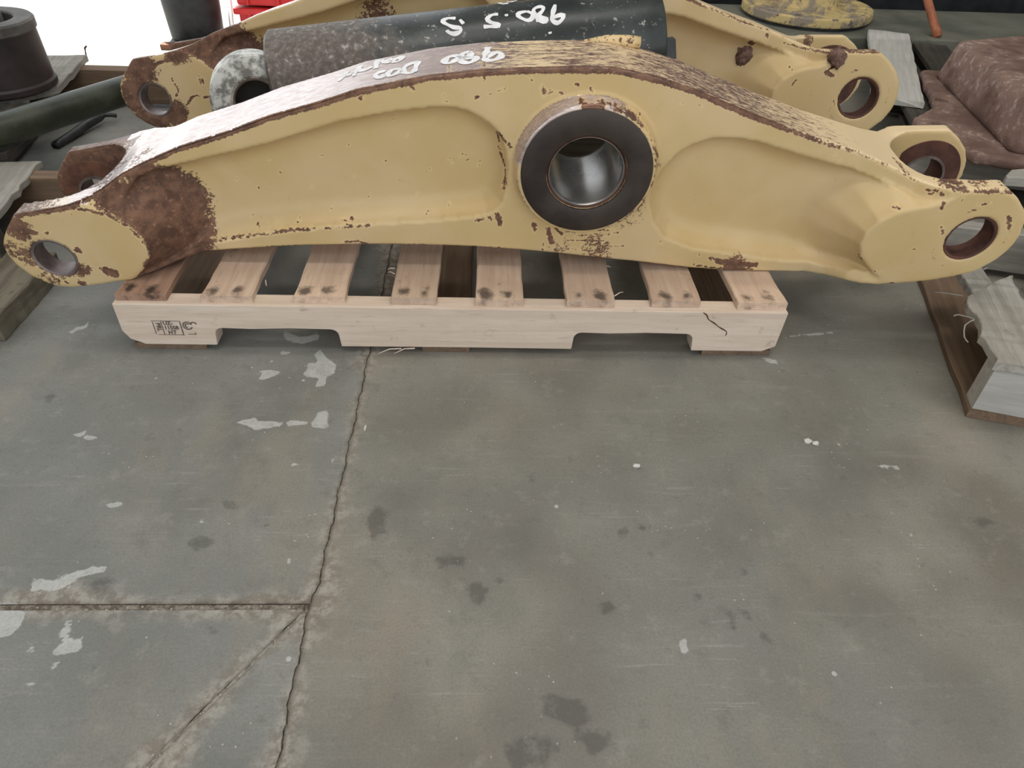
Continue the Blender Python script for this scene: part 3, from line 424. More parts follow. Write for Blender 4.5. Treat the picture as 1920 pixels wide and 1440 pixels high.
def build_arm(label, me, loc, mat3, sc=1.):
    t = thing('cast_lever_arm', label, 'machine part', loc, 0, 'yellow cast lever arms lying on the pallet')
    t.matrix_world = Matrix.Translation(loc) @ mat3.to_4x4() @ Matrix.Scale(sc, 4)
    t.rotation_mode = 'XYZ'
    link('arm_casting', me, M_ARM, t)
    # hub: dark wear ring, rusty groove and the machined bushing
    for zf, zb in ((.0335, .020), (-.1435*1.2, -.130*1.2)):
        V, F = lathe([(.0735, zb), (.0735, zf-.001), (.0750, zf), (HUBO[2]-.003, zf), (HUBO[2], zf-.002), (HUBO[2], zb)], 72)
        o = smooth_by_angle(mesh('wear_ring', V, F, M_RING, t)); o.location = (HUBO[0], HUBO[1], 0); o['label'] = 'dark oily steel face ring'
    o = turned('seal_groove', [(.0745, .026), (.0715, .027), (.0700, .030), (.0690, .029), (.0690, .02), (.0745, .018)], M_RUSTD, t, 64); o.location = (HUBO[0], HUBO[1], 0)
    o = turned('bushing', [(.0640, -.150), (.0640, .018), (.0655, .024), (.0670, .026), (.0690, .026), (.0738, .02), (.0738, -.150), (.0640, -.150)], M_BUSH, t, 72); o.location = (HUBO[0], HUBO[1], 0); o['label'] = 'shiny machined steel bushing'
    for H_, nm in ((HL, 'left'), (HR, 'right')):
        for z0, zl in ((.0285, .040), (-.2145, .049)):
            r = H_[2]; o = turned('pin_sleeve', [(r+.002, z0), (r+.002, z0+zl-.002), (r-.001, z0+zl), (r-.005, z0+zl-.002), (r-.005, z0), (r+.002, z0)], M_SLEEVE if nm == 'left' else M_RUSTD, t, 48)
            o.location = (H_[0], H_[1], 0)
        # worn washer face on the inner side of the back lug
        V, F = lathe([(r-.004, -.168), (r-.004, -.1640), (r+.034, -.1640), (r+.036, -.168)], 56)
        o = smooth_by_angle(mesh('worn_washer_face', V, F, M_RUSTD if nm == 'right' else M_RUST, t)); o.location = (H_[0], H_[1], 0)
        V, F = lathe([(r-.003, -.167), (r-.003, -.1605), (r+.002, -.1605), (r+.002, -.167)], 48)
        o = smooth_by_angle(mesh('sleeve_lip', V, F, M_SLEEVE, t)); o.location = (H_[0], H_[1], 0)
    return t

# ------------------------------------------------------------------ floor slabs
def floor_mat():
    t = NT('stained_concrete')
    n0 = t.noise(1.3, 4, .5); n1 = t.noise(6, 6, .6); n2 = t.noise(55, 5, .65); n3 = t.noise(300, 3, .6)
    tone = t.attr('tone')  # which slab: 0 grey pour, 1 browner pour
    cA = t.mix(t.step(n1, .35, .66), S(123, 124, 120), S(146, 146, 142))
    cB = t.mix(t.step(n1, .35, .66), S(125, 119, 109), S(149, 145, 135))
    c = t.mix(tone, cA, cB)
    c = t.mix(t.math('MULTIPLY', t.step(n0, .42, .62), .55), c, S(125, 127, 123))
    c = t.mix(t.math('MULTIPLY', t.step(n2, .58, .74), .38), c, S(92, 89, 82))
    sc = t.noise(1.0, 5, .7, t.co((3, 40, 10), (.3, 0, 0)))
    c = t.mix(t.math('MULTIPLY', t.step(sc, .56, .70), .22), c, S(168, 166, 158))
    pat = t.noise(2.6, 5, .6, t.co((1.6, .7, 1), (7, 2, 0))); c = t.mix(t.math('MULTIPLY', t.step(pat, .50, .68), .5), c, S(154, 144, 128))
    pat2 = t.noise(3.4, 5, .62, t.co((1, .8, 1), (1, 9, 0))); c = t.mix(t.math('MULTIPLY', t.step(pat2, .52, .66), .45), c, S(108, 108, 101))
    jd = t.attr('joint')
    worn = t.step(t.math('ADD', jd, t.math('MULTIPLY', t.math('SUBTRACT', n1, .5), .14)), .004, .034, 1., 0.)
    c = t.mix(t.math('MULTIPLY', worn, .8), c, t.mix(t.step(n2, .42, .58), S(176, 170, 160), S(134, 124, 112)))
    crack = t.step(t.math('ADD', jd, t.math('MULTIPLY', t.math('SUBTRACT', n2, .5), .016)), .0005, .007, 1., 0.)
    c = t.mix(t.math('MULTIPLY', crack, .55), c, S(96, 88, 78))
    sp = t.step(t.math('ADD', t.attr('spot'), t.math('ADD', t.math('MULTIPLY', t.math('SUBTRACT', n2, .5), .030), t.math('MULTIPLY', t.math('SUBTRACT', n1, .5), .03))), -.004, .005, 1., 0.)
    c = t.mix(t.math('MULTIPLY', sp, .55), c, S(70, 68, 64))
    sp2 = t.step(t.noise(11, 5, .6, t.co((1, 1, 1), (3, 1, 0))), .66, .74); c = t.mix(t.math('MULTIPLY', sp2, .28), c, S(84, 82, 77))
    fk = t.step(t.math('ADD', t.attr('flake'), t.math('MULTIPLY', t.math('SUBTRACT', n2, .5), .014)), -.0009, .0009, 1., 0.)
    c = t.mix(t.math('MULTIPLY', fk, .85), c, t.mix(t.step(n2, .3, .7), S(186, 188, 186), S(206, 207, 204)))
    speck = t.math('MAXIMUM', t.math('MULTIPLY', t.step(t.vor(75), .07, .10, 1., 0.), t.step(t.noise(9, 3), .57, .60)), t.math('MULTIPLY', t.step(t.vor(24), .07, .09, 1., 0.), t.step(t.noise(7, 3, .5, t.co((1, 1, 1), (5, 5, 0))), .60, .62)))
    c = t.mix(t.math('MULTIPLY', speck, .8), c, S(205, 204, 198))
    mid = t.noise(24, 7, .72); c = t.mix(t.step(mid, .50, .70, 0., .34), c, S(98, 95, 88)); c = t.mix(t.step(mid, .30, .48, .30, 0.), c, S(172, 170, 162))
    fs = t.noise(1., 6, .75, t.co((9, 150, 10), (2, 0, 0))); c = t.mix(t.math('MULTIPLY', t.step(fs, .57, .66), t.step(n1, .46, .6, 0., .38)), c, S(184, 182, 175))
    c = t.mix(t.lin(n3, .35, .65, 0., .22), c, S(80, 78, 74))
    t.bump(t.math('ADD', t.math('MULTIPLY', n3, .3), t.math('ADD', t.math('MULTIPLY', n2, .5), t.math('MULTIPLY', fk, -.4))), .16, .0015)
    return t.out(c, t.lin(n1, .3, .7, .50, .68), 0., .4)
M_FLOOR = floor_mat()
M_JOINT = simple('joint_dirt', S(84, 78, 70), S(112, 104, 94), 60, .95)
JX = lambda y: np.interp(y, [-.75, -.724, -.682, -.63, -.579, -.54, -.507, -.45, -.345, -.15, -.06, 0.], [.4380, .4372, .4362, .4358, .4345, .4360, .4405, .4415, .4418, .4440, .4435, .4440])
HY = lambda x: np.interp(x, [0.0, .106, .209, .312, .38, .44], [-.5370, -.5394, -.5420, -.5455, -.5464, -.5462])
def wob(s, k): return .0011*np.sin(s*61+k)+.0009*np.sin(s*173+2*k)+.0006*np.sin(s*431+k)
def slab(name, rows, xl, xr, dense, tone, parent):
    """rows of y, edges xl(y) and xr(y); columns dense inside `dense` and coarse beyond"""
    V = []; nc = None
    for y in rows:
        a, b = xl(y), xr(y)
        cols = [a+(b-a)*k for k in dense]
        V += [(x, y, 0.) for x in cols]; nc = len(cols)
    nr_ = len(rows); F = [(i*nc+k, i*nc+k+1, (i+1)*nc+k+1, (i+1)*nc+k) for i in range(nr_-1) for k in range(nc-1)]
    # skirt
    rim = [i*nc for i in range(nr_)] + [(nr_-1)*nc+k for k in range(1, nc)] + [i*nc+nc-1 for i in range(nr_-2, -1, -1)] + [k for k in range(nc-2, 0, -1)]
    b0 = len(V); V += [(V[i][0], V[i][1], -.0045) for i in rim]; m = len(rim)
    F += [(rim[i], b0+i, b0+(i+1) % m, rim[(i+1) % m]) for i in range(m)]
    P = np.array(V); px, py = P[:, 0], P[:, 1]
    o = mesh(name, V, F, M_FLOOR, parent, True); me = o.data
    fk = np.full(len(P), .05); sp = np.full(len(P), .05)
    for q in FLAKE: fk = np.minimum(fk, poly_sd(px, py, q))
    for q in SPOT: sp = np.minimum(sp, poly_sd(px, py, q))
    add_attr(me, 'flake', fk); add_attr(me, 'spot', sp); add_attr(me, 'tone', np.full(len(P), tone))
    j = np.minimum(np.abs(px-JX(py)), np.where(px < .44, np.abs(py-HY(px)), .2))
    if tone == 0: j = np.maximum(j+.006, 0)
    # the saw cut at 45 degrees
    dg = np.where((px < .437), np.abs((px-.4356)-(py+.5466)*.70)*.82, .2)
    if tone == 0: j = np.minimum(j, np.maximum(dg+.001, 0)+(py > -.54)*1.)
    add_attr(me, 'joint', np.clip(j, 0, .2))
    return o
floor = struct(mesh('floor', [(-3, -3.5, -.003), (9, -3.5, -.003), (9, 2.6, -.003), (-3, 2.6, -.003)], [(0, 1, 2, 3)], M_JOINT))
def fr(a, b, n): return [a+(b-a)*i/n for i in range(n)]
g = .0008
yA = fr(-.5415, .42, 150)+fr(.42, 2.6, 24)+[2.6]
denseL = [0]+[1-(2.6-2.6*k/14)/3.44 for k in range(1, 1)]+list(np.concatenate([np.linspace(0, .62, 12), np.linspace(.63, 1, 190)]))[1:]
slab('concrete_slab', [y for y in yA], lambda y: -3., lambda y: JX(y)-g+wob(y, 1), denseL, 0., floor)
dgx = lambda y: .4356+(y+.5466)*.70
yB = [-3.5, -2.4, -1.5, -1.0]+fr(-.86, -.5505, 60)+[-.5505]
slab('concrete_slab', yB, lambda y: -3., lambda y: min(dgx(y), JX(y)-.004)-.0022+wob(y, 2), denseL, 0., floor)
yC = fr(-1.0, -.86, 6)+fr(-.86, -.5560, 60)+[-.5560]
slab('concrete_slab', yC, lambda y: dgx(y)+.0022+wob(y, 2.6), lambda y: JX(y)-g+wob(y, 1), list(np.linspace(0, 1, 60)), 0., floor)
yD = [-3.5, -2.2, -1.4, -1.0]+fr(-.86, .42, 190)+fr(.42, 2.6, 24)+[2.6]
denseR = list(np.concatenate([np.linspace(0, .17, 230), np.linspace(.175, 1, 20)]))
slab('concrete_slab', yD, lambda y: JX(y)+g+wob(y, 1)*1.25, lambda y: 9., denseR, 1., floor)
def filler_mat(name, a, b, c3):
    t = NT(name); n = t.noise(70, 5, .7); k = t.noise(230, 3, .6)
    c = t.mix(t.step(n, .42, .56), a, b); c = t.mix(t.step(k, .60, .66), c, c3); t.bump(t.math('ADD', n, k), .9, .004); return t.out(c, .9)
M_FIL1 = filler_mat('crumbled_joint_filler', S(104, 94, 82), S(146, 138, 126), S(198, 194, 186))
M_FIL2 = filler_mat('pale_cut_filler', S(164, 158, 148), S(130, 122, 110), S(206, 202, 194))
M_FIL3 = filler_mat('dark_joint_dirt', S(66, 58, 50), S(92, 82, 72), S(150, 142, 130))
def strip(name, pts, hw, z, mat):
    V, F = [], []; Q = resample(pts, .006)
    for i, p in enumerate(Q):
        d = Q[min(i+1, len(Q)-1)]-Q[max(i-1, 0)]; d = d/np.linalg.norm(d); n = np.array((-d[1], d[0]))
        for k in (-1, -.5, 0, .5, 1): q = p+n*hw*k; V.append((q[0], q[1], z+(R.uniform(-.0006, .0014) if abs(k) < 1 else -.002)))
    for i in range(len(Q)-1):
        for k in range(4): F.append((5*i+k, 5*i+k+1, 5*i+6+k, 5*i+5+k))
    return mesh(name, V, F, mat, floor, True)
strip('joint_filler', [(-3., -.546), (-.4, -.546), (.1, -.546), (.428, -.5462)], .0052, -.0006, M_FIL1)
strip('joint_filler', [(float(JX(y))+float(wob(y, 1)), y) for y in np.linspace(-1.2, .42, 120)], .0026, -.0012, M_FIL3)
strip('joint_filler', [(.24, -.8260), (.33, -.6974), (.4335, -.5496)], .0034, -.0004, M_FIL2)
M_YARD = simple('sunlit_yard_concrete', S(205, 203, 198), S(186, 184, 178), 2, .85)
struct(mesh('ground', [(-30, -30, -.02), (40, -30, -.02), (40, 40, -.02), (-30, 40, -.02)], [(0, 1, 2, 3)], M_YARD))
# ------------------------------------------------------------------ building shell
M_ROOF = simple('grey_roof_sheet', S(150, 150, 148), S(166, 166, 164), 3, .7)
M_WALL = simple('dark_wall_sheet', S(60, 60, 60), S(78, 77, 74), 3, .7)
V1, F1 = prism([(-3, -3.5), (9, -3.5), (9, 2.9), (.55, 2.9), (.55, 2.6), (-3, 2.6)], 4.2, 4.3); struct(bevelled('ceiling', V1, F1, M_ROOF, None, .005, 1))
struct(box('wall_back', .55, 9, 2.9, 3.0, -.02, 4.2, M_WALL))
struct(box('wall_left', -3.1, -3, -3.5, 1.0, -.02, 4.2, M_WALL))
struct(box('wall_right', 9, 9.1, -3.5, 3.0, -.02, 4.2, M_WALL))
# ------------------------------------------------------------------ the two cast arms
n_ = Vector((0, -.9961947, -.08715574)); FR3 = Matrix(((1, 0, 0), (0, -.08715574, -.9961947), (0, .9961947, -.08715574)))
ma = arm_mesh('arm_casting', CHIP, BLOB)
arm = build_arm('front yellow cast lever arm with rust-worn top edge, lying nearest across the pallet', ma, (.6357, .1150, .1631), FR3, .934)
from mathutils.bvhtree import BVHTree
_bv = BVHTree.FromPolygons([tuple(p) for p in ARM_P], [tuple(q) for q in ARM_Q])
def on_crown(u, w):
    h = _bv.ray_cast(Vector((u, .6, -w)), Vector((0, -1, 0)))[0]
    return (u, (h.y if h else vtop(u))+.0007, -w)
def marking(strokes, hw, fn, parent, label):
    first = None
    for s_ in strokes:
        V, F = ribbons([s_], hw, fn); o = mesh('painted_stroke' if first else 'paint_marking', V, F, M_WHITE, first or parent)
        if not first: first = o; o['label'] = label
marking(TXT[:3], .0060, on_crown, arm, 'white hand-painted marking 980')
marking(TXT[3:7], .0052, on_crown, arm, 'white hand-painted marking DOG')
marking(TXT[7:], .0050, on_crown, arm, 'faded white hand-painted marking above DOG')
# raised cast lip on the rear edge of the crown
V, F = tube([(.20, vtop(.20)-.004, -.122), (.24, vtop(.24)+.001, -.124), (.275, vtop(.275)+.006, -.125), (.300, vtop(.30)+.010, -.126)], [.006, .009, .011, .010], 10)
mesh('cast_lip', V, F, M_ARM, arm, True)
fm = [[0.99769, 0.0049, 0.06779], [-0.06793, 0.1037, 0.99229], [0.00217, 0.9946, -0.1038]]
FM3 = Matrix([[r[0], r[1], -r[2]] for r in fm])
mb = arm_mesh('arm_casting', FCHIP, [b for b in BLOB if b[0] < -.5]+FBLOB, True)
arm2 = build_arm('rear yellow cast lever arm standing behind the dark cylinder, left pad browned', mb, (.61596, .80131, .17900), FM3)
for (a, b), rr, z in ((LUMP[0], .030, -.036), (LUMP[1], .020, .071)):
    lumpy('rust_lump', rr*.95, rr*1.1, rr*.5, M_LUMP, arm2, (a, b, z), 3, .5, 2.4, int(rr*1000))

# ------------------------------------------------------------------ centre pallet
W_NEW = wood('pallet_pine', S(218, 195, 174), S(198, 171, 151), S(112, 90, 78), .9, .45)
W_STR = wood('stringer_pine', S(226, 210, 194), S(212, 192, 174), S(132, 104, 90), .75, .5, False)
W_SHADED = wood('shaded_pine', S(176, 144, 124), S(150, 118, 100), S(84, 62, 52), 1., .5)  # pine darkened: the arm tip's shadow put into the leftmost deck board
W_GREY = wood('weathered_grey_wood', S(176, 172, 164), S(146, 142, 134), S(92, 86, 80), .7, .5, False)
W_PALE = wood('pale_grey_wood', S(196, 194, 188), S(174, 172, 166), S(130, 126, 120), .3, .3, False)
W_BRN = wood('brown_old_wood', S(134, 112, 92), S(108, 90, 74), S(66, 54, 46), .5, .5, False)
W_DARK = wood('oil_black_wood', S(84, 80, 72), S(58, 55, 50), S(30, 28, 27), .9, .6, False)
W_DIRT = wood('oil_dirty_timber', S(120, 114, 98), S(92, 84, 72), S(48, 44, 40), .9, .7, False)
IN = .0254
M_INK = simple('stamp_ink', S(84, 74, 70), S(120, 106, 98), 300, .9, 0, 0)
pal = thing('wooden_pallet', 'tan notched-stringer pallet with eight deck boards under the yellow arms', 'pallet')
def stringer_poly():
    z0, z1, L = .0127, .1016, 1.219; P = [(0, z1), (0, z0+.03), (.010, z0+.012), (.035, z0), (.160, z0)]
    def notch(a, b):
        zt = z0+.0385; r = .014; q = [(a, z0)]
        for k in range(5): t = math.pi/2*k/4; q.append((a+.002+r-r*math.cos(t), zt-r+r*math.sin(t)))
        q += [(a+(b-a)*.3, zt-.0015), (a+(b-a)*.6, zt+.0012)]
        for k in range(5): t = math.pi/2*(1-k/4); q.append((b-.002-r+r*math.cos(t), zt-r+r*math.sin(t)))
        q.append((b, z0)); return q
    P += notch(.1651, .3937)[0:]+[(.6, z0+.0008)]+notch(.8255, 1.0541)+[(L-.028, z0), (L-.004, z0+.012), (L, z1)]
    return P[::-1]
front_str = None
for k, y in enumerate((0., .489, .978)):
    V, F = prism(stringer_poly(), y, y+.038, 'y')
    o = bevelled('stringer', V, F, W_STR, pal, .0022, 2); front_str = front_str or o
def text(name, body, size, loc, parent, rx=math.pi/2, ry=0., mat=M_INK, sx=1.):
    c = bpy.data.curves.new(name, 'FONT'); c.body = body; c.size = size; c.extrude = 0; c.resolution_u = 2; c.offset = .0004
    o = bpy.data.objects.new(name, c); COL.objects.link(o); o.parent = parent; o.location = loc; o.rotation_euler = (rx, ry, 0); o.scale = (sx, 1, 1); c.materials.append(mat)
    bpy.context.view_layer.update(); me = bpy.data.meshes.new_from_object(o); m2 = o.matrix_local.copy(); bpy.data.objects.remove(o)
    q = bpy.data.objects.new(name, me); COL.objects.link(q); q.parent = parent; q.location = loc; q.rotation_euler = (rx, ry, 0); q.scale = (sx, 1, 1); return q
ys = -.0009
text('stamp_lettering', 'UZ-', .0105, (.0785, ys, .0580), front_str)
text('stamp_lettering', '11558', .0120, (.0785, ys, .0478), front_str, sx=.86)
text('stamp_lettering', 'HT', .0115, (.0830, ys, .0375), front_str)
text('stamp_lettering', 'PRL', .0115, (.0655, ys, .0620), front_str, ry=math.pi/2)
bars = []
def bar(x0, x1, z0, z1): bars.append((x0, x1, z0, z1))
bar(.0750, .0764, .036, .066); bar(.1085, .1103, .036, .066); bar(.0600, .0614, .038, .064); bar(.058, .1085, .0658, .0668); bar(.064, .112, .0352, .0362); bar(.118, .133, .0368, .0380); bar(.131, .1322, .037, .042)
V, F = [], []
for a, b, c, d in bars:
    i = len(V); V += [(a, ys, c), (b, ys, c), (b, ys, d), (a, ys, d)]; F.append((i, i+1, i+2, i+3))
def arc(cx, cz, r, a0, a1, w=.0011, n=20):
    i = len(V)
    for k in range(n+1):
        a = a0+(a1-a0)*k/n; V.append((cx+(r-w)*math.cos(a), ys, cz+(r-w)*math.sin(a))); V.append((cx+(r+w)*math.cos(a), ys, cz+(r+w)*math.sin(a)))
    for k in range(n): F.append((i+2*k, i+2*k+1, i+2*k+3, i+2*k+2))
arc(.1215, .0565, .0080, .3, 5.9); arc(.1215, .0565, .0042, .6, 4.6); arc(.1330, .0590, .0050, .2, 2.6)
mesh('stamp_frame', V, F, M_INK, front_str)
ed = [(.20, 3.62), (6.14, 9.64), (12.56, 16.10), (19.38, 22.59), (25.36, 28.76), (31.84, 35.34), (38.05, 41.62), (44.30, 47.95)]
for k, (a, b) in enumerate(ed):
    wdt = (b-a)*IN
    plank('deck_board', 1.006, wdt, .0150, W_SHADED if k == 0 else W_NEW, pal, (b*IN, .010+R.uniform(-.003, .003), .1014), math.pi/2+(0.022 if k == 7 else R.uniform(-.004, .004)), n=40, jit=.0011, e0=.0012, e1=.0012)
for a, b in ((.4, 5.6), (21.4, 24.9), (42.4, 47.6)):
    plank('bottom_board', 1.010, (b-a)*IN, .0130, W_BRN, pal, (b*IN, .004, .0), math.pi/2, n=16)
# crack and splinters on the front stringer
M_CRK = simple('split_wood', S(70, 44, 34), S(96, 62, 48), 80, .95)
CK = [[(1.060, .1008), (1.068, .095), (1.073, .086), (1.085, .078), (1.098, .068), (1.110, .061), (1.114, .056), (1.113, .050)]]
V, F = ribbons(CK, .0011, lambda x, z: (x, -.0006, z), .003); mesh('split', V, F, M_CRK, front_str)
for i, (p, l, a) in enumerate([((.505, -.003, .012), .05, 2.6), ((.53, -.003, .013), .04, 2.8)]):
    V, F = tube([(0, 0, 0), (l*.5*math.cos(a), -.006, .003), (l*math.cos(a), -.012, -.004)], [.0014, .0010, .0004], 5); o = mesh('splinter', V, F, W_STR, pal); o.location = p
for i, (x, y, dx, dy) in enumerate([(.900, .035, .018, .012), (.892, .14, .014, -.004), (.888, .17, .010, -.008), (.49, .10, -.014, .004), (.487, .12, -.012, -.006), (.255, .07, .006, -.020)]):
    V, F = tube([(x, y, .111), (x+dx*.6, y+dy*.6, .114), (x+dx, y+dy, .112)], [.0013, .0010, .0004], 5); mesh('splinter', V, F, W_STR, pal)
# ------------------------------------------------------------------ hydraulic cylinder lying between the arms
def cyl_mat():
    t = NT('scuffed_black_barrel'); n1 = t.noise(9, 6, .65); n2 = t.noise(90, 5, .65); x = t.sep()[0]
    dust = t.step(t.math('ADD', t.math('MULTIPLY', x, -2.2), t.math('MULTIPLY', t.math('SUBTRACT', n1, .5), 1.4)), -.62, -.30)
    c = t.mix(t.step(n1, .4, .65), S(44, 50, 50), S(66, 72, 72)); c = t.mix(dust, c, t.mix(t.step(n2, .4, .6), S(96, 86, 80), S(120, 112, 106)))
    sp = t.math('MULTIPLY', t.step(n2, .60, .66), t.step(n1, .40, .54)); c = t.mix(t.math('MULTIPLY', sp, .8), c, S(186, 184, 180))
    sc = t.step(t.noise(1., 5, .7, t.co((10, 90, 90))), .67, .72); c = t.mix(t.math('MULTIPLY', sc, .5), c, S(150, 152, 152))
    t.bump(n2, .2, .002); return t.out(c, t.mix(dust, (.32,)*3, (.6,)*3), 0.)
M_CYL = cyl_mat()
M_EYE = simple('white_scuffed_eye', S(206, 208, 204), S(120, 118, 114), 28, .5, 0, .3, 60, .45, .6)
M_BLK = simple('black_paint', S(34, 35, 37), S(56, 57, 58), 15, .45)
A_ = Vector((.212, .52, .326)); B_ = Vector((1.025, .60, .415)); L_ = (B_-A_).length; ax_ = (B_-A_).normalized()
s1_ = Vector((0, 0, 1)).cross(ax_).normalized(); s2_ = ax_.cross(s1_)
cy = thing('hydraulic_cylinder', 'dark scuffed hydraulic cylinder barrel marked in white, lying between the two arms', 'cylinder')
cy.matrix_world = Matrix.Translation(A_) @ Matrix((ax_, s1_, s2_)).transposed().to_4x4()
turned('barrel', [(0, 0), (.086, 0), (.093, .002), (.1, .008), (.1, .1295), (.0993, .1302), (.0993, .1312), (.1, .1319), (.1, L_-.003), (.098, L_), (.086, L_), (.084, L_-.03), (0, L_-.03)], M_CYL, cy, 72, 'x')
marking([[(t, a*.1) for t, a in s_] for s_ in PTXT], .0044, lambda t, a: (t, .1008*math.sin(a/.1), .1008*math.cos(a/.1)), cy, 'white hand-painted marking 980 S.IS')
V, F = prism([(0, -.02), (.016, -.026), (.022, -.020), (.022, .016), (.016, .022), (0, .022)], -.014, .014, 'z')
o = bevelled('bracket_lug', V, F, M_BLK, cy, .002); o.location = (L_, -.078, -.004); o.rotation_euler = (math.pi/2-.4, 0, 0)
# eye at the base end
eyeW = Vector((.172, .49, .300)); mi = cy.matrix_world.inverted()
ey = turned('base_eye', [(.047, -.042), (.047, .042), (.052, .046), (.066, .046), (.070, .040), (.088, .038), (.092, .034), (.092, -.034), (.088, -.038), (.052, -.046), (.047, -.042)], M_EYE, cy, 64, 'z')
ax2 = Vector((.30, -.95, .12)).normalized(); ey.matrix_local = mi @ (Matrix.Translation(eyeW) @ ax2.to_track_quat('Z', 'Y').to_matrix().to_4x4())
V, F = tube([mi @ Vector((.205, .505, .312)), mi @ Vector((.27, .525, .33))], [.05, .06], 20); smooth_by_angle(mesh('eye_neck', V, F, M_CYL, cy))
V, F = lathe([(.0475, -.040), (.043, -.040), (.043, .040), (.0475, .042)], 48); o = smooth_by_angle(mesh('eye_bushing', V, F, M_SLEEVE, ey))
V, F = lathe([(0, -.030), (.045, -.030), (.045, -.036), (0, -.036)], 40); mesh('bore_shade_disc', V, F, M_BLK, ey)  # black disc added in the bore so the hole looks dark
for i, (x, h) in enumerate(((.30, .110), (.80, .148))):  # right block is added black to darken the view through the hub bore
    tag(plank('timber_block', .10 if i == 0 else .26, .12 if i == 0 else .26, h, W_DARK, None, (x if i == 0 else .72, .50 if i == 0 else .43, .1175), 0, n=4), ('upright timber block under the left end of the dark cylinder', 'big black timber block added under the dark cylinder to darken the hub bore')[i], 'block')
# ------------------------------------------------------------------ right front pallet
th = math.radians(-15.)
def rp(x, y): return (1.50+x*math.cos(th)-y*math.sin(th), -.165+x*math.sin(th)+y*math.cos(th))
rpal = thing('wooden_pallet', 'weathered grey pallet on the right with a crushed corner deck board', 'pallet', (1.50, -.165, 0), th)
P2 = math.pi/2
for y in (0.0, .54, 1.04):
    plank('stringer', .92, .040, .092, W_PALE if y == 0 else W_GREY, rpal, (.016, y+.004, .0155), n=10, jit=.0015)
plank('bottom_board', 1.08, .118, .0150, W_BRN, rpal, (.130, .0, .0), P2, n=16, jit=.002)
plank('bottom_board', 1.08, .110, .0150, W_BRN, rpal, (.55, .0, .0), P2, n=12)
# deck: x' is -Y of a plank turned by 90 degrees
plank('deck_board', .318, .104, .0165, W_GREY, rpal, (.112, -.004, .1085), P2, n=24, jit=.0022, y1=lambda x: .104-(.052*max(0, (x-.215)/.05) if x > .215 else 0)-.004*math.sin(x*60), e0=.001, e1=.012)
plank('broken_board_end', .150, .052, .0165, W_GREY, rpal, (.078, .215, .104), P2+.12, ry=-.05, n=14, jit=.002, e0=.016, e1=.012)
plank('deck_board', .30, .100, .0165, W_GREY, rpal, (.228, .0, .1085), P2, n=14, jit=.002, e1=.014)
plank('deck_board', .62, .100, .0165, W_GREY, rpal, (.346, .0, .1085), P2, n=14, jit=.002)
plank('deck_board', .62, .100, .0165, W_GREY, rpal, (.466, .0, .1085), P2, n=14, jit=.002)
plank('deck_board', 1.06, .100, .0165, W_GREY, rpal, (.60, .0, .1085), P2, n=14, jit=.002)
plank('deck_board', 1.06, .100, .0165, W_GREY, rpal, (.73, .0, .1085), P2, n=14, jit=.002)
for i, pts in enumerate([[(.008, .135, .118), (-.008, .122, .112), (-.012, .095, .104), (-.006, .085, .100)], [(.010, .140, .117), (-.014, .150, .115), (-.022, .147, .112)], [(.030, .305, .120), (.058, .318, .124), (.076, .336, .122)], [(.012, .228, .112), (-.022, .236, .108), (-.034, .238, .105)], [(.050, .312, .118), (.062, .30, .120), (.070, .296, .121)]]):
    V, F = tube(resample(pts, .01), .0012, 5); mesh('splinter', V, F, W_GREY, rpal)
tag(plank('grey_plank', .42, .12, .022, W_GREY, None, (1.905, .520, .127), -.10, n=14, jit=.002, y1=lambda x: .072*math.sqrt(max(.02, 1-max(0, (.12-x)/.12)**2))), 'grey round-ended plank lying behind the right end of the front arm', 'plank')
# ------------------------------------------------------------------ rear right pallet, bright board, rusty casting
rb = thing('wooden_pallet', 'dark rear right pallet carrying the big rusty casting and an almost white plank', 'pallet', (1.50, -.165, 0), th)
for y in (1.12, 1.60, 2.06): plank('stringer', 1.0, .04, .092, W_DARK, rb, (.10, y, .0135), n=8)
for x in (.2, .6, 1.0): plank('bottom_board', 1.0, .10, .013, W_DARK, rb, (x+.05, 1.10, 0), P2, n=8)
tag(plank('pale_plank', .86, .145, .018, W_PALE, None, (1.958, 1.055, .1255), P2-.376, n=22, jit=.002, e0=.006, e1=.006), 'almost white plank lying lengthwise behind the right end of the rear arm', 'plank')
for x in (.20, .36, .54, .70, .86, 1.02): plank('deck_board', 1.02, .12, .018, W_DARK, rb, (x, 1.09, .1055), P2, n=10)
def cast_mat():
    t = NT('crusted_brown_casting'); n1 = t.noise(7, 6, .65); n2 = t.noise(45, 6, .7)
    c = t.mix(t.step(n1, .35, .62), S(106, 82, 72), S(140, 114, 102)); c = t.mix(t.math('MULTIPLY', t.step(n2, .50, .66), t.step(n1, .42, .58)), c, S(184, 164, 154))
    c = t.mix(t.math('MULTIPLY', t.step(t.noise(16, 5), .58, .7), .6), c, S(90, 62, 48)); t.bump(t.math('ADD', n2, n1), .7, .006); return t.out(c, .78)
M_CAST = cast_mat()
cs = thing('rusty_casting', 'big brown rusty box casting with flange holes, on the right pallet', 'machine part', (1.506, -.140, .1270), th)
sdf_plate('base_flange', [(.168, 1.589), (.148, 1.31), (.142, 1.215), (.064, 1.100), (.060, 1.0), (.173, .856), (.24, .84), (.95, .80), (.95, 1.62), (.40, 1.62)], [(.174, 1.283, .020), (.225, 1.52, .020), (.12, 1.06, .018)], 0, .030, M_CAST, cs, .006, .012, .0022)
V, F = prism([(.245, .88), (.95, .82), (.95, 1.78), (.56, 1.74), (.190, 1.50)], 0, .125)
V = [(x+(.020 if z > 0 and x < .3 else 0), y+(.03 if z > 0 and y < 1.2 else -.02 if z > 0 else 0), z+.026) for x, y, z in V]
b_ = bevelled('box_body', V, F, M_CAST, cs, .030, 5)
for f in b_.data.polygons: f.use_smooth = True
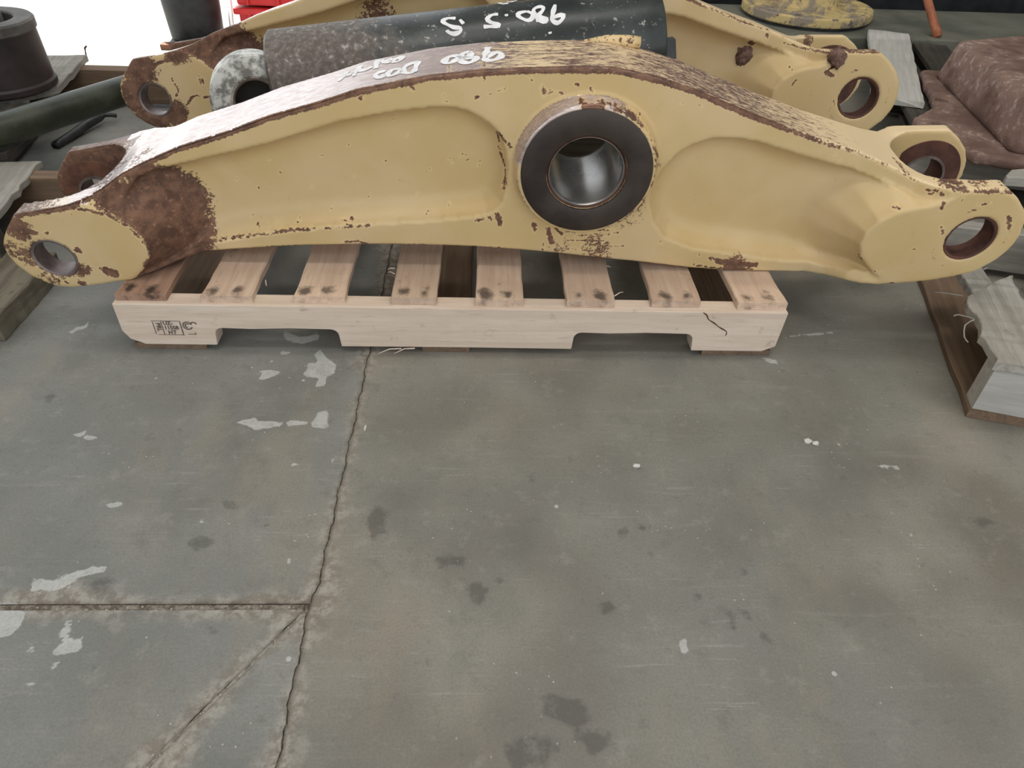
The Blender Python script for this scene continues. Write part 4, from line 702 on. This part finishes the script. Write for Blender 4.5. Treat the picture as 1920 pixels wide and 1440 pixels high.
hx = turned('bolt_hole', [(.030, .0), (.026, .002), (.020, -.004), (.020, -.03), (0, -.03)], M_RUSTD, cs, 24); hx.location = (.335, 1.13, .1515)
# ------------------------------------------------------------------ grey beam, black channel, rod, flange
M_BEAM = simple('dull_green_grey_steel', S(100, 104, 95), S(128, 127, 115), 6, .6, 0, .2)
bm_ = tag(box('steel_beam', 1.05, 4.2, 1.87, 2.36, .0, .12, M_BEAM, None, .006), 'dull green-grey flat-topped steel beam behind the right pallet', 'beam')
M_CHN = simple('black_channel', S(24, 25, 28), S(44, 45, 48), 12, .5)
V, F = prism([(2.56, .0), (2.78, .0), (2.78, .30), (2.56, .30), (2.56, .275), (2.75, .275), (2.75, .025), (2.56, .025)], 1.2, 4.4, 'z')
o = bevelled('steel_channel', [(z, x, y) for x, y, z in V], F, M_CHN, None, .004); tag(o, 'black steel channel lying along the wall behind the grey beam', 'beam')
M_ROD = simple('orange_rust_rod', S(150, 88, 60), S(178, 112, 80), 30, .65)
V, F = tube([(2.420, 1.900, .123), (2.411, 1.917, .143), (2.408, 1.921, .148), (1.97, 2.883, 1.3)], [.0145, .0180, .0150, .0150], 18)
tag(smooth_by_angle(mesh('orange_rod', V, F, M_ROD)), 'thin orange rod standing on the grey beam and leaning back', 'rod')
def flange_mat():
    t = NT('worn_yellow_grey_flange'); n1 = t.noise(14, 6, .65); n2 = t.noise(60, 5, .65)
    c = t.mix(t.step(n1, .45, .56), S(150, 138, 122), S(208, 186, 130)); c = t.mix(t.step(n2, .60, .68), c, S(98, 78, 70)); c = t.mix(t.step(t.noise(20, 4, .6, t.co((1, 1, 1), (4, 4, 4))), .60, .66), c, S(112, 98, 92)); t.bump(n2, .4, .003); return t.out(c, .7)
M_FLG = flange_mat()
fg = thing('hub_flange', 'round yellow and rust bolt flange behind the rear arm', 'machine part', (1.985, 2.185, .12))
def disc(n): return [(.262*math.cos(2*math.pi*k/n), .262*math.sin(2*math.pi*k/n)) for k in range(n)]
bh = [(.222*math.cos(2*math.pi*(k+.35)/14), .222*math.sin(2*math.pi*(k+.35)/14), .017) for k in range(14)]
sdf_plate('flange_plate', disc(72), bh+[(0, 0, .09)], .012, .048, M_FLG, fg, .004, .005)
turned('under_ring', [(.245, 0), (.245, .014), (.10, .014), (.10, 0), (.245, 0)], M_BLK, fg, 48)  # ring blackened so the bolt holes above it look shaded
turned('pilot_ring', [(.092, .03), (.092, .085), (.096, .09), (.112, .09), (.117, .086), (.119, .06), (.124, .047)], M_FLG, fg, 56)
for k in range(7):
    a = 2*math.pi*(k+.2)/7; o = turned('stud', [(0, .070), (.014, .070), (.016, .067), (.016, .045)], M_FLG, fg, 12); o.location = (.168*math.cos(a), .168*math.sin(a), 0)
# ------------------------------------------------------------------ left pallet and what lies on it
tl = math.radians(9.)
lp = thing('wooden_pallet', 'dark oily broken pallet at the left edge of the picture', 'pallet', (-.22, .0, 0), tl)
# local frame: x to the right (negative = away from the centre), y into the depth
plank('end_timber', .25, .17, .050, W_DIRT, lp, (-.010, .018, .0), P2-tl+.0, n=12, jit=.0018, e0=.004)
plank('stringer', .95, .042, .095, W_DARK, lp, (-1.02, .27, .012), -.02, n=10, jit=.002)
o = plank('stringer', 1.02, .042, .095, W_BRN, lp, (-1.0, .66, .012), -tl, n=10)
plank('stringer', 1.10, .050, .100, W_BRN, lp, (-1.0, 1.43, .012), -tl, n=10)
plank('bottom_board', 1.25, .10, .012, W_DARK, lp, (-.25, .15, 0), P2, n=10)
plank('deck_board', .36, .115, .016, W_DARK, lp, (-.150, .62, .108), P2, n=10, jit=.003, e1=.02)  # oil-black board added to darken the deep gap under the steel bar
plank('bottom_board', 1.25, .10, .012, W_DARK, lp, (-.85, .15, 0), P2, n=10)
plank('deck_board', .36, .105, .016, W_GREY, lp, (-.085, .24, .095), P2-tl+.13, n=14, jit=.003, e0=.02)
plank('deck_board', .42, .12, .018, W_GREY, lp, (-.155, .28, .108), P2+.02, n=16, jit=.003, y0=lambda x: max(0, (x-.20)*.55), e1=.03)
plank('deck_board', .40, .20, .020, W_GREY, lp, (-.165, 1.00, .108), P2, n=16, jit=.003, y0=lambda x: max(0, .11*(1-x/.09)) if x < .09 else 0, y1=lambda x: .20-max(0, .05*(1-x/.06)), e0=.02, e1=.004)
for k, x in enumerate((-.40, -.53, -.66, -.79)): plank('deck_board', 1.30, .105, .018, W_DARK, lp, (x, .16, .108), P2, n=10, jit=.002)
V, F = tube([(-.168, 1.405, .125), (-.166, 1.408, .145), (-.160, 1.412, .150)], .003, 6); mesh('bent_nail', V, F, M_RUSTD, lp)
M_TAP = simple('black_rubbery_iron', S(34, 27, 26), S(54, 44, 42), 14, .55, 0, .3)
M_TAPT = simple('dusty_black_top', S(66, 62, 60), S(106, 102, 97), 14, .6)
dr = thing('round_mount', 'black drum-shaped iron mount with rimmed top, on the left pallet', 'machine part', (-.690, 1.034, .1300))
turned('drum_body', [(0, 0), (.130, 0), (.136, .005), (.136, .018), (.131, .024), (.127, .140), (.127, .150), (0, .150)], M_TAP, dr, 56)
turned('top_rim', [(.082, .128), (.082, .172), (.086, .176), (.127, .176), (.132, .171), (.132, .150), (.126, .144)], M_TAPT, dr, 56)
turned('centre_boss', [(0, .192), (.052, .192), (.058, .187), (.059, .140), (.083, .136)], M_TAPT, dr, 40)
turned('cap_screw', [(0, .204), (.016, .204), (.019, .201), (.019, .191)], M_TAP, dr, 6)
V, F = tube([(-.80, .16, .166), (-.462, .651, .166), (-.314, .9, .166), (-.285, .95, .166)], .036, 24)
M_BAR = simple('black_greenish_bar', S(40, 44, 36), S(66, 70, 56), 10, .4, 0, .15)
tag(smooth_by_angle(mesh('steel_bar', V, F, M_BAR)), 'long black round steel bar lying slantwise on the left pallet', 'bar')
V, F = tube(resample([(-.515, .985, .004), (-.50, 1.04, .018), (-.485, 1.10, .030), (-.475, 1.135, .034), (-.462, 1.142, .030)], .02), [.012]*40, 8)
Q = resample([(-.545, .92, .008), (-.53, .98, .012), (-.51, 1.05, .02), (-.485, 1.12, .024), (-.455, 1.13, .020)], .02)
V, F = tube(Q, [.0125 if i < len(Q)-3 else .006 for i in range(len(Q))], 8); tag(mesh('bent_strap', V, F, M_BLK, None, True), 'short bent black strap on the floor by the steel bar', 'strap')
# ------------------------------------------------------------------ out in the sunlit yard
M_BKT = simple('black_bucket_plastic', S(16, 17, 21), S(40, 41, 44), 26, .55)
dk = thing('black_bucket', 'tall black bucket in the bright yard behind the rear arm', 'bucket', (-.50, 2.07, 0))
turned('bucket_body', [(0, .002), (.095, .002), (.100, .008), (.122, .36), (.117, .36), (.096, .02), (0, .02)], M_BKT, dk, 48)
turned('bucket_rim', [(.120, .345), (.129, .347), (.130, .358), (.126, .366), (.116, .366), (.116, .35)], M_BLK, dk, 48)
M_RED = simple('red_plastic', S(196, 34, 40), S(214, 58, 58), 6, .4, 0, .05)
for k in range(2):
    rc = thing('red_crate', ('lower of two red plastic crates stacked beyond the rear arm', 'upper of two red plastic crates stacked beyond the rear arm')[k], 'crate', (.03, 2.03, .0+.13*k), -.05, 'red crates in the yard')
    box('crate_tub', -.34, .40, -.02, .50, 0, .112, M_RED, rc, .012)
    box('crate_lip', -.355, .415, -.035, .515, .100, .124, M_RED, rc, .008)
    for q in range(6): box('crate_rib', -.30+.12*q, -.288+.12*q, -.034, -.018, .004, .104, M_RED, rc, .003, 1)
M_WPL = simple('white_plastic', S(226, 226, 228), S(206, 206, 210), 20, .5)
V, F = tube([(-.345, 2.0, .004), (-.347, 2.05, .10), (-.350, 2.14, .30), (-.352, 2.2, .45)], .009, 10); tag(smooth_by_angle(mesh('white_pipe', V, F, M_WPL)), 'thin white pipe leaning between the black bucket and the red crates', 'pipe')
tag(box('flat_bar', -.585, -.30, 1.88, 1.92, 0, .02, M_RUST, None, .003), 'brown flat bar on the bright yard floor beside the bucket', 'bar')
# ------------------------------------------------------------------ small litter on the slab
M_CHIP = simple('white_chip', S(218, 216, 210), S(196, 194, 188), 80, .8)
for i, (x, y, a, b, c, lb) in enumerate([(-.0265, .083, .006, .008, .004, 'white pebble on the floor beside the left end of the tan pallet'), (1.205, -.232, .007, .006, .003, 'cream chip on the right floor, nearer the grey pallet'), (1.216, -.238, .006, .005, .003, 'cream chip beside another, right half of the floor'), (.905, -.292, .007, .004, .003, 'tiny white chip alone on the middle of the floor'), (.4635, -.208, .002, .008, .002, 'thin pale splinter on the floor right of the slab joint')]):
    o = lumpy('floor_chip', a, b, c, M_CHIP, None, (x, y, c*.6), 2, .4, 2, i); tag(o, lb, 'chip')
